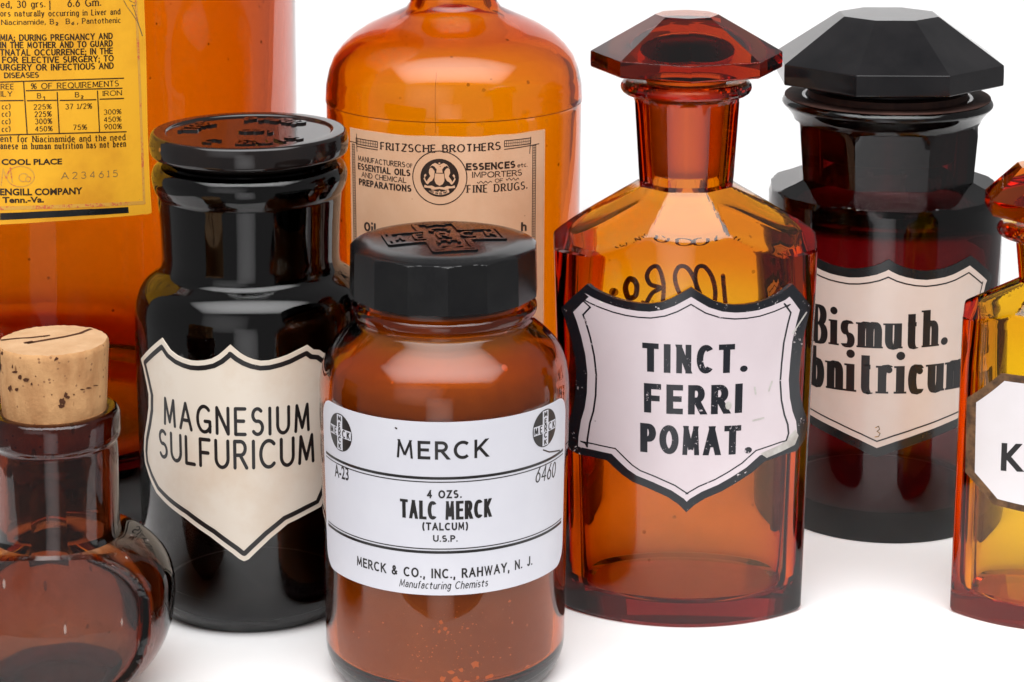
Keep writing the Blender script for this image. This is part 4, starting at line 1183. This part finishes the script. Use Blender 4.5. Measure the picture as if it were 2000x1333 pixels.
def small_flask():
    S = Spot(2031, 1190, yaw=-2.0)
    C = dict(y_sh=597, y_neck=548, y_lip=448, hw_sh=161, hw_base=170, y_base=1190, d=.66, h=.34, hw_neck=56, hw_necktop=64, hw_lip=103, lip_h=30,
             wall=.15, floor=.0055, stop=(131, 382, 412, 70, 322, R_(12)), plug=M['frost_light'])
    root, outer = flask(S, 'small_cut_glass_flask', 'bright yellow amber cut glass bottle with rusty edged white octagonal label', C, M['amber_light'], M['orange_red'])
    r = S.R
    Lb = Label(S, [M['rust'], M['enamel_white'], M['ink']], base=.0001)
    a = S.surf(1894, 777); b = S.surf(1891, 922); c = S.surf(1959, 729); d = S.surf(1944, 984); e = S.surf(2000, 998)
    half = [(a[0], a[1]), (b[0], b[1]), (d[0], d[1]), (e[0], e[1])]
    mid = S.surf(2046, 860)[0]
    P = half + [(2 * mid - t, zz) for t, zz in (half[3], half[2], half[1], half[0])] + [(2 * mid - c[0], c[1]), c]
    Lb.poly(P, 0, 0); Lb.poly(Lb.inset(P, r(13, 850)), 1, .00005)
    Lb.line('K', (1959, 917), (2003, 919), 866, 2, .00009, bold=.03)
    Lb.edge(P, 0); Lb.build('octagonal_label', root, .0008, 30)


small_flask()


def violet_jar():
    S = Spot(1717, 985, yaw=2.0); z, r = S.Z, S.R
    root = S.empty('wide_mouth_jar', 'dark violet brown glass jar with ivory shield label and black faceted stopper', 'jar')
    zs, zn = z(366), z(341); rb, rs = r(214, 985), r(226, 400)
    aN, aT = r(162, 341), r(170, 235); zl = z(198)
    off = R_(2)

    def outer(t, rr, zz, i=0):
        if zz > zn + 1e-6:
            k = min(1, (zz - zn) / (z(238) - zn)); q = aN + (aT - aN) * k
            return min(rr, oct_r(t, q, off)) if zz < z(232) else rr
        k = (zn - zz) / (zn - zs)
        return min(rr, oct_r(t, aN + (rs - aN) * k, off))
    prof = fillet([(0, .0004), (rb * .95, 0), (rb * .985, 0, .002), (rb, .003, .002), (rb + (rs - rb) * .5, z(700)), (rs, z(410), 0), (rs, z(358), .001), (rs * .93, z(347))], 5)
    prof = dense(prof, .0016)
    up = dense(fillet([(aN * 1.09, zn + .0002), (aT * 1.09, z(250)), (aT * 1.05, z(232), .002), (r(190, 215), z(214), .003), (r(206, 198), z(199), .0018), (r(198, 188), z(187), .0008), (r(160, 187), z(186), .001)], 5), .0014)
    bore = dense(fillet([(r(148, 190), z(190), .001), (r(142, 341), z(341), .004), (r(150, 360), z(375), .006), (rs * .90, z(420), .01), (rb * .90, z(940), .006), (rb * .7, .0075, .004), (0, .008)], 6), .004)
    n_out = len(prof) + len(up)
    f = rz_fn([p for p in prof if p[1] > .0005]); S.rad = lambda t, zz: f(zz)
    lathe('glass_body', prof + up + bore, M['violet'], root, 256, lambda t, rr, zz, i: outer(t, rr, zz) if i < n_out - 8 else rr, sharp=16, extra=[off + pi / 8 + k * pi / 4 for k in range(8)])
    so = octagon_stopper(S, 'stopper', M['black_glass'], root, 227, 113, 152, 101, 27, off + R_(4), plug=(r(140, 170), z(171), r(130, 200), z(173)), plug_mat=None, under=.80)
    pl = fillet([(0, z(172)), (r(155, 190), z(174)), (r(154, 190), z(186.6), .0004), (r(199, 190), z(187.2) + .0004, .0002), (r(199, 190), z(187.6)), (r(147, 190), z(188)), (r(146, 190), z(192)), (r(134, 300), z(300), .001), (0, z(300))], 3)
    lathe('ground_plug', pl, M['plug'], root, 96)
    lp = fillet([(r(149, 190), z(185.4)), (r(192, 190), z(186.2))], 3)
    Lb = Label(S, [M['edge_black'], M['paper_bis'], M['ink'], M['ink_grey']], base=.0001)
    half = [(1736, 506), (1750, 515), (1763, 521), (1777, 525), (1793, 528), (1810, 529), (1827, 527), (1843, 524), (1858, 519), (1872, 512), (1895, 499), (1937, 539), (1930, 560), (1924, 590), (1920, 640), (1920, 700), (1924, 750), (1928, 785), (1918, 805), (1890, 822), (1850, 842), (1800, 862), (1755, 878), (1712, 893)]
    H_ = Lb.unp(half); m0, m1 = H_[0], H_[-1]
    axis = lambda zz: m0[0] + (m1[0] - m0[0]) * (zz - m0[1]) / (m1[1] - m0[1])
    P = H_ + [(2 * axis(zz) - t, zz) for t, zz in reversed(H_[1:-1])]
    Lb.poly(P, 0, 0); Lb.poly(Lb.inset(P, r(17, 700)), 1, .00004)
    Lb.stroke(Lb.inset(P, r(29, 700)), r(1.3, 700), 2, .00008, True)
    D = dict(wx=.10, wy=.038, serif=.05, sthick=.024, gap=.015)
    Lb.line('Bismuth.', (1586, 665), (1851, 672), 608, 2, .00008, **D)
    Lb.line('S', (1519, 738), (1546, 740), 680, 2, .00008, **D)
    Lb.line('ubnitricum.', (1553, 741), (1901, 748), 689, 2, .00008, **D)
    Lb.stroke(Lb.unp([(1710, 835), (1716, 832), (1718, 838), (1713, 842), (1719, 846), (1716, 852), (1709, 853)]), r(.8, 840), 3, .00008)
    Lb.edge(P, 0); Lb.build('shield_label', root, .0003, 30)


violet_jar()


# ================================================================== squat corked jar
def corked_jar():
    S = Spot(120, 1352, yaw=-9.0); z, r = S.Z, S.R
    root = S.empty('corked_jar', 'squat brown glass jar with flat oval front panel and cork, in the lower left corner', 'jar')
    W, zc = r(225, 1152), z(1152); Hh = z(1008) - zc
    Dp, flat = W * .98, W * .575
    zb = 0.0
    rn, zn = r(122, 1050), z(1040)

    def body(t, zz, infl=0.0, p=70, fl=flat):
        k = (zz - zc) / (zc * 1.06 if zz < zc else Hh)
        q = max(.04, 1 - min(1, abs(k)) ** 2.3) ** .5
        w, d = (W + infl) * q, (Dp + infl) * q
        e = 1 / math.sqrt((sin(t) / w) ** 2 + (cos(t) / d) ** 2)
        c = abs(cos(t)); v = [e]
        if c > .05 and cos(t) > 0: v.append((fl + infl) / c)
        o = pmin(v, p)
        if cos(t) > .2 and infl >= 0: o += .0018 * math.exp(-(((fl / c) / e - 1.025) / .035) ** 2)
        return o
    n = 300; th = thetas(n); rings = []
    ztop = z(1046)
    zz_list = [0, .0006, .0016] + [.0016 + (ztop - .0016) * k / 84 for k in range(1, 85)]
    for i, zz in enumerate(zz_list):
        rings.append(ring(th, zz, lambda t, zz=zz, i=i: max(body(t, max(zz, .001)) * (.93, .975, 1)[min(i, 2)], rn * (1.0 if zz > zc else .2))))
    zlip, zl0 = z(800), z(846)
    neck = fillet([(rn * 1.01, ztop + .0008), (rn * .99, z(1030)), (rn * .985, z(880), .001), (r(119, 858), z(858), .001), (r(126, 850), z(849), .0008), (r(126, 806), z(806), .0015), (r(120, 798), z(796), .001), (r(104, 798), z(795), .001), (r(96, 800), z(802), .001)], 5)
    for rr, zz in dense(neck, .002): rings.append(ring(th, zz, lambda t, rr=rr: rr))
    nin = fillet([(r(94, 830), z(830)), (r(98, 900), z(900)), (r(98, 1030), z(1030))], 3)
    for rr, zz in nin: rings.append(ring(th, zz, lambda t, rr=rr: rr))
    zi = z(1052)
    for k in range(0, 15):
        q = k / 14; zz = zi - (zi - .006) * q
        rings.append(ring(th, zz, lambda t, zz=zz, q=q: max(body(t, zz, -.0035, 12), r(98, 1030) * (1 - q * 2.2))))
    loft('glass_body', rings, M['amber_old'], root, ((0, 0, .0008), (0, 0, .0065)), sharp=26)
    S.rad = lambda t, zz: body(t, zz)
    # moulded letters on the round side, their dark edges put into the colour
    Lt = Label(S, [M['mould']], base=.0000, step=3)
    Lt.line('BOV', (296, 1222), (334, 1188), 1184, 0, .0003, wx=.05, gap=.25)
    Lt.build('moulded_lettering', root)
    # cork
    zt, zk = z(664), z(790)
    n = 96; th = thetas(n); rings = []
    rt, rk = r(108, 664), r(101, 790)
    jit = [random.uniform(-1, 1) for _ in range(n)]
    prof = [(rk * .93, z(860), 0), (rk, zk, .3), (rk + (rt - rk) * .35, zk + (zt - zk) * .35, .3), (rk + (rt - rk) * .7, zk + (zt - zk) * .7, .4), (rt, zt - .0016, .9), (rt * .992, zt - .0006, 1.0), (rt * .965, zt, .8)]
    for rr, zz, j in prof:
        rings.append([((rr + jit[i] * .00022 * j) * sin(t), -(rr + jit[i] * .00022 * j) * cos(t), zz + jit[(i * 7) % n] * .00014 * j) for i, t in enumerate(th)])
    for q in (.8, .55, .3): rings.append([(rt * q * sin(t), -rt * q * cos(t), zt + jit[(i * 5) % n] * .00008) for i, t in enumerate(th)])
    ck = loft('cork', rings, M['cork'], root, ((0, 0, z(860)), (0, 0, zt)), sharp=50)
    ck.data.materials.append(M['cork_top'])
    for p in ck.data.polygons:
        if p.normal.z > .7: p.material_index = 1
    S.rad = lambda t, zz: rk + (rt - rk) * (zz - zk) / (zt - zk)
    Fl = Label(S, [M['cork_pit']], base=.00016)
    for x, y, a, b in ((30, 727, 7, 3.5), (40, 738, 5, 6), (52, 742, 8, 5), (62, 750, 3, 4), (20, 759, 4, 8), (33, 761, 4, 6), (110, 703, 5, 7), (113, 712, 3, 3), (128, 772, 5, 8), (122, 784, 8, 9), (119, 793, 9, 5), (133, 776, 4, 4), (144, 771, 2, 2), (160, 761, 6, 2), (172, 758, 8, 1.6), (186, 753, 7, 1.3), (101, 771, 2, 2), (5, 690, 3, 6), (70, 735, 2, 2), (25, 716, 2, 5)):
        q = [(x + a * cos(w) * random.uniform(.6, 1.25), y + b * sin(w) * random.uniform(.6, 1.25)) for w in [2 * pi * k / 11 for k in range(11)]]
        Fl.poly(Fl.unp([(x + (u - x) * .8, y + (v - y) * .8) for u, v in q]), 0, 0)
    Fl.build('cork_flaws', ck)
    # splits across the top of the cork
    bm = bmesh.new()
    for pts, w in (([(-.98, .02), (-.7, .12), (-.45, .16), (-.1, .30)], .0004), ([(-.45, -.22), (-.1, .02), (.2, .2), (.45, .42), (.58, .66), (.62, .72)], .00055), ([(-.5, -.2), (-.35, -.1)], .0007)):
        for p in sweep([(x * rt * .96, y * rt * .96) for x, y in pts], w, w):
            bm.faces.new([bm.verts.new((x, y, zt + .00018)) for x, y in p])
    me = bpy.data.meshes.new('crack'); bm.to_mesh(me); bm.free(); link('crack', me, M['cork_pit'], ck, None)


corked_jar()
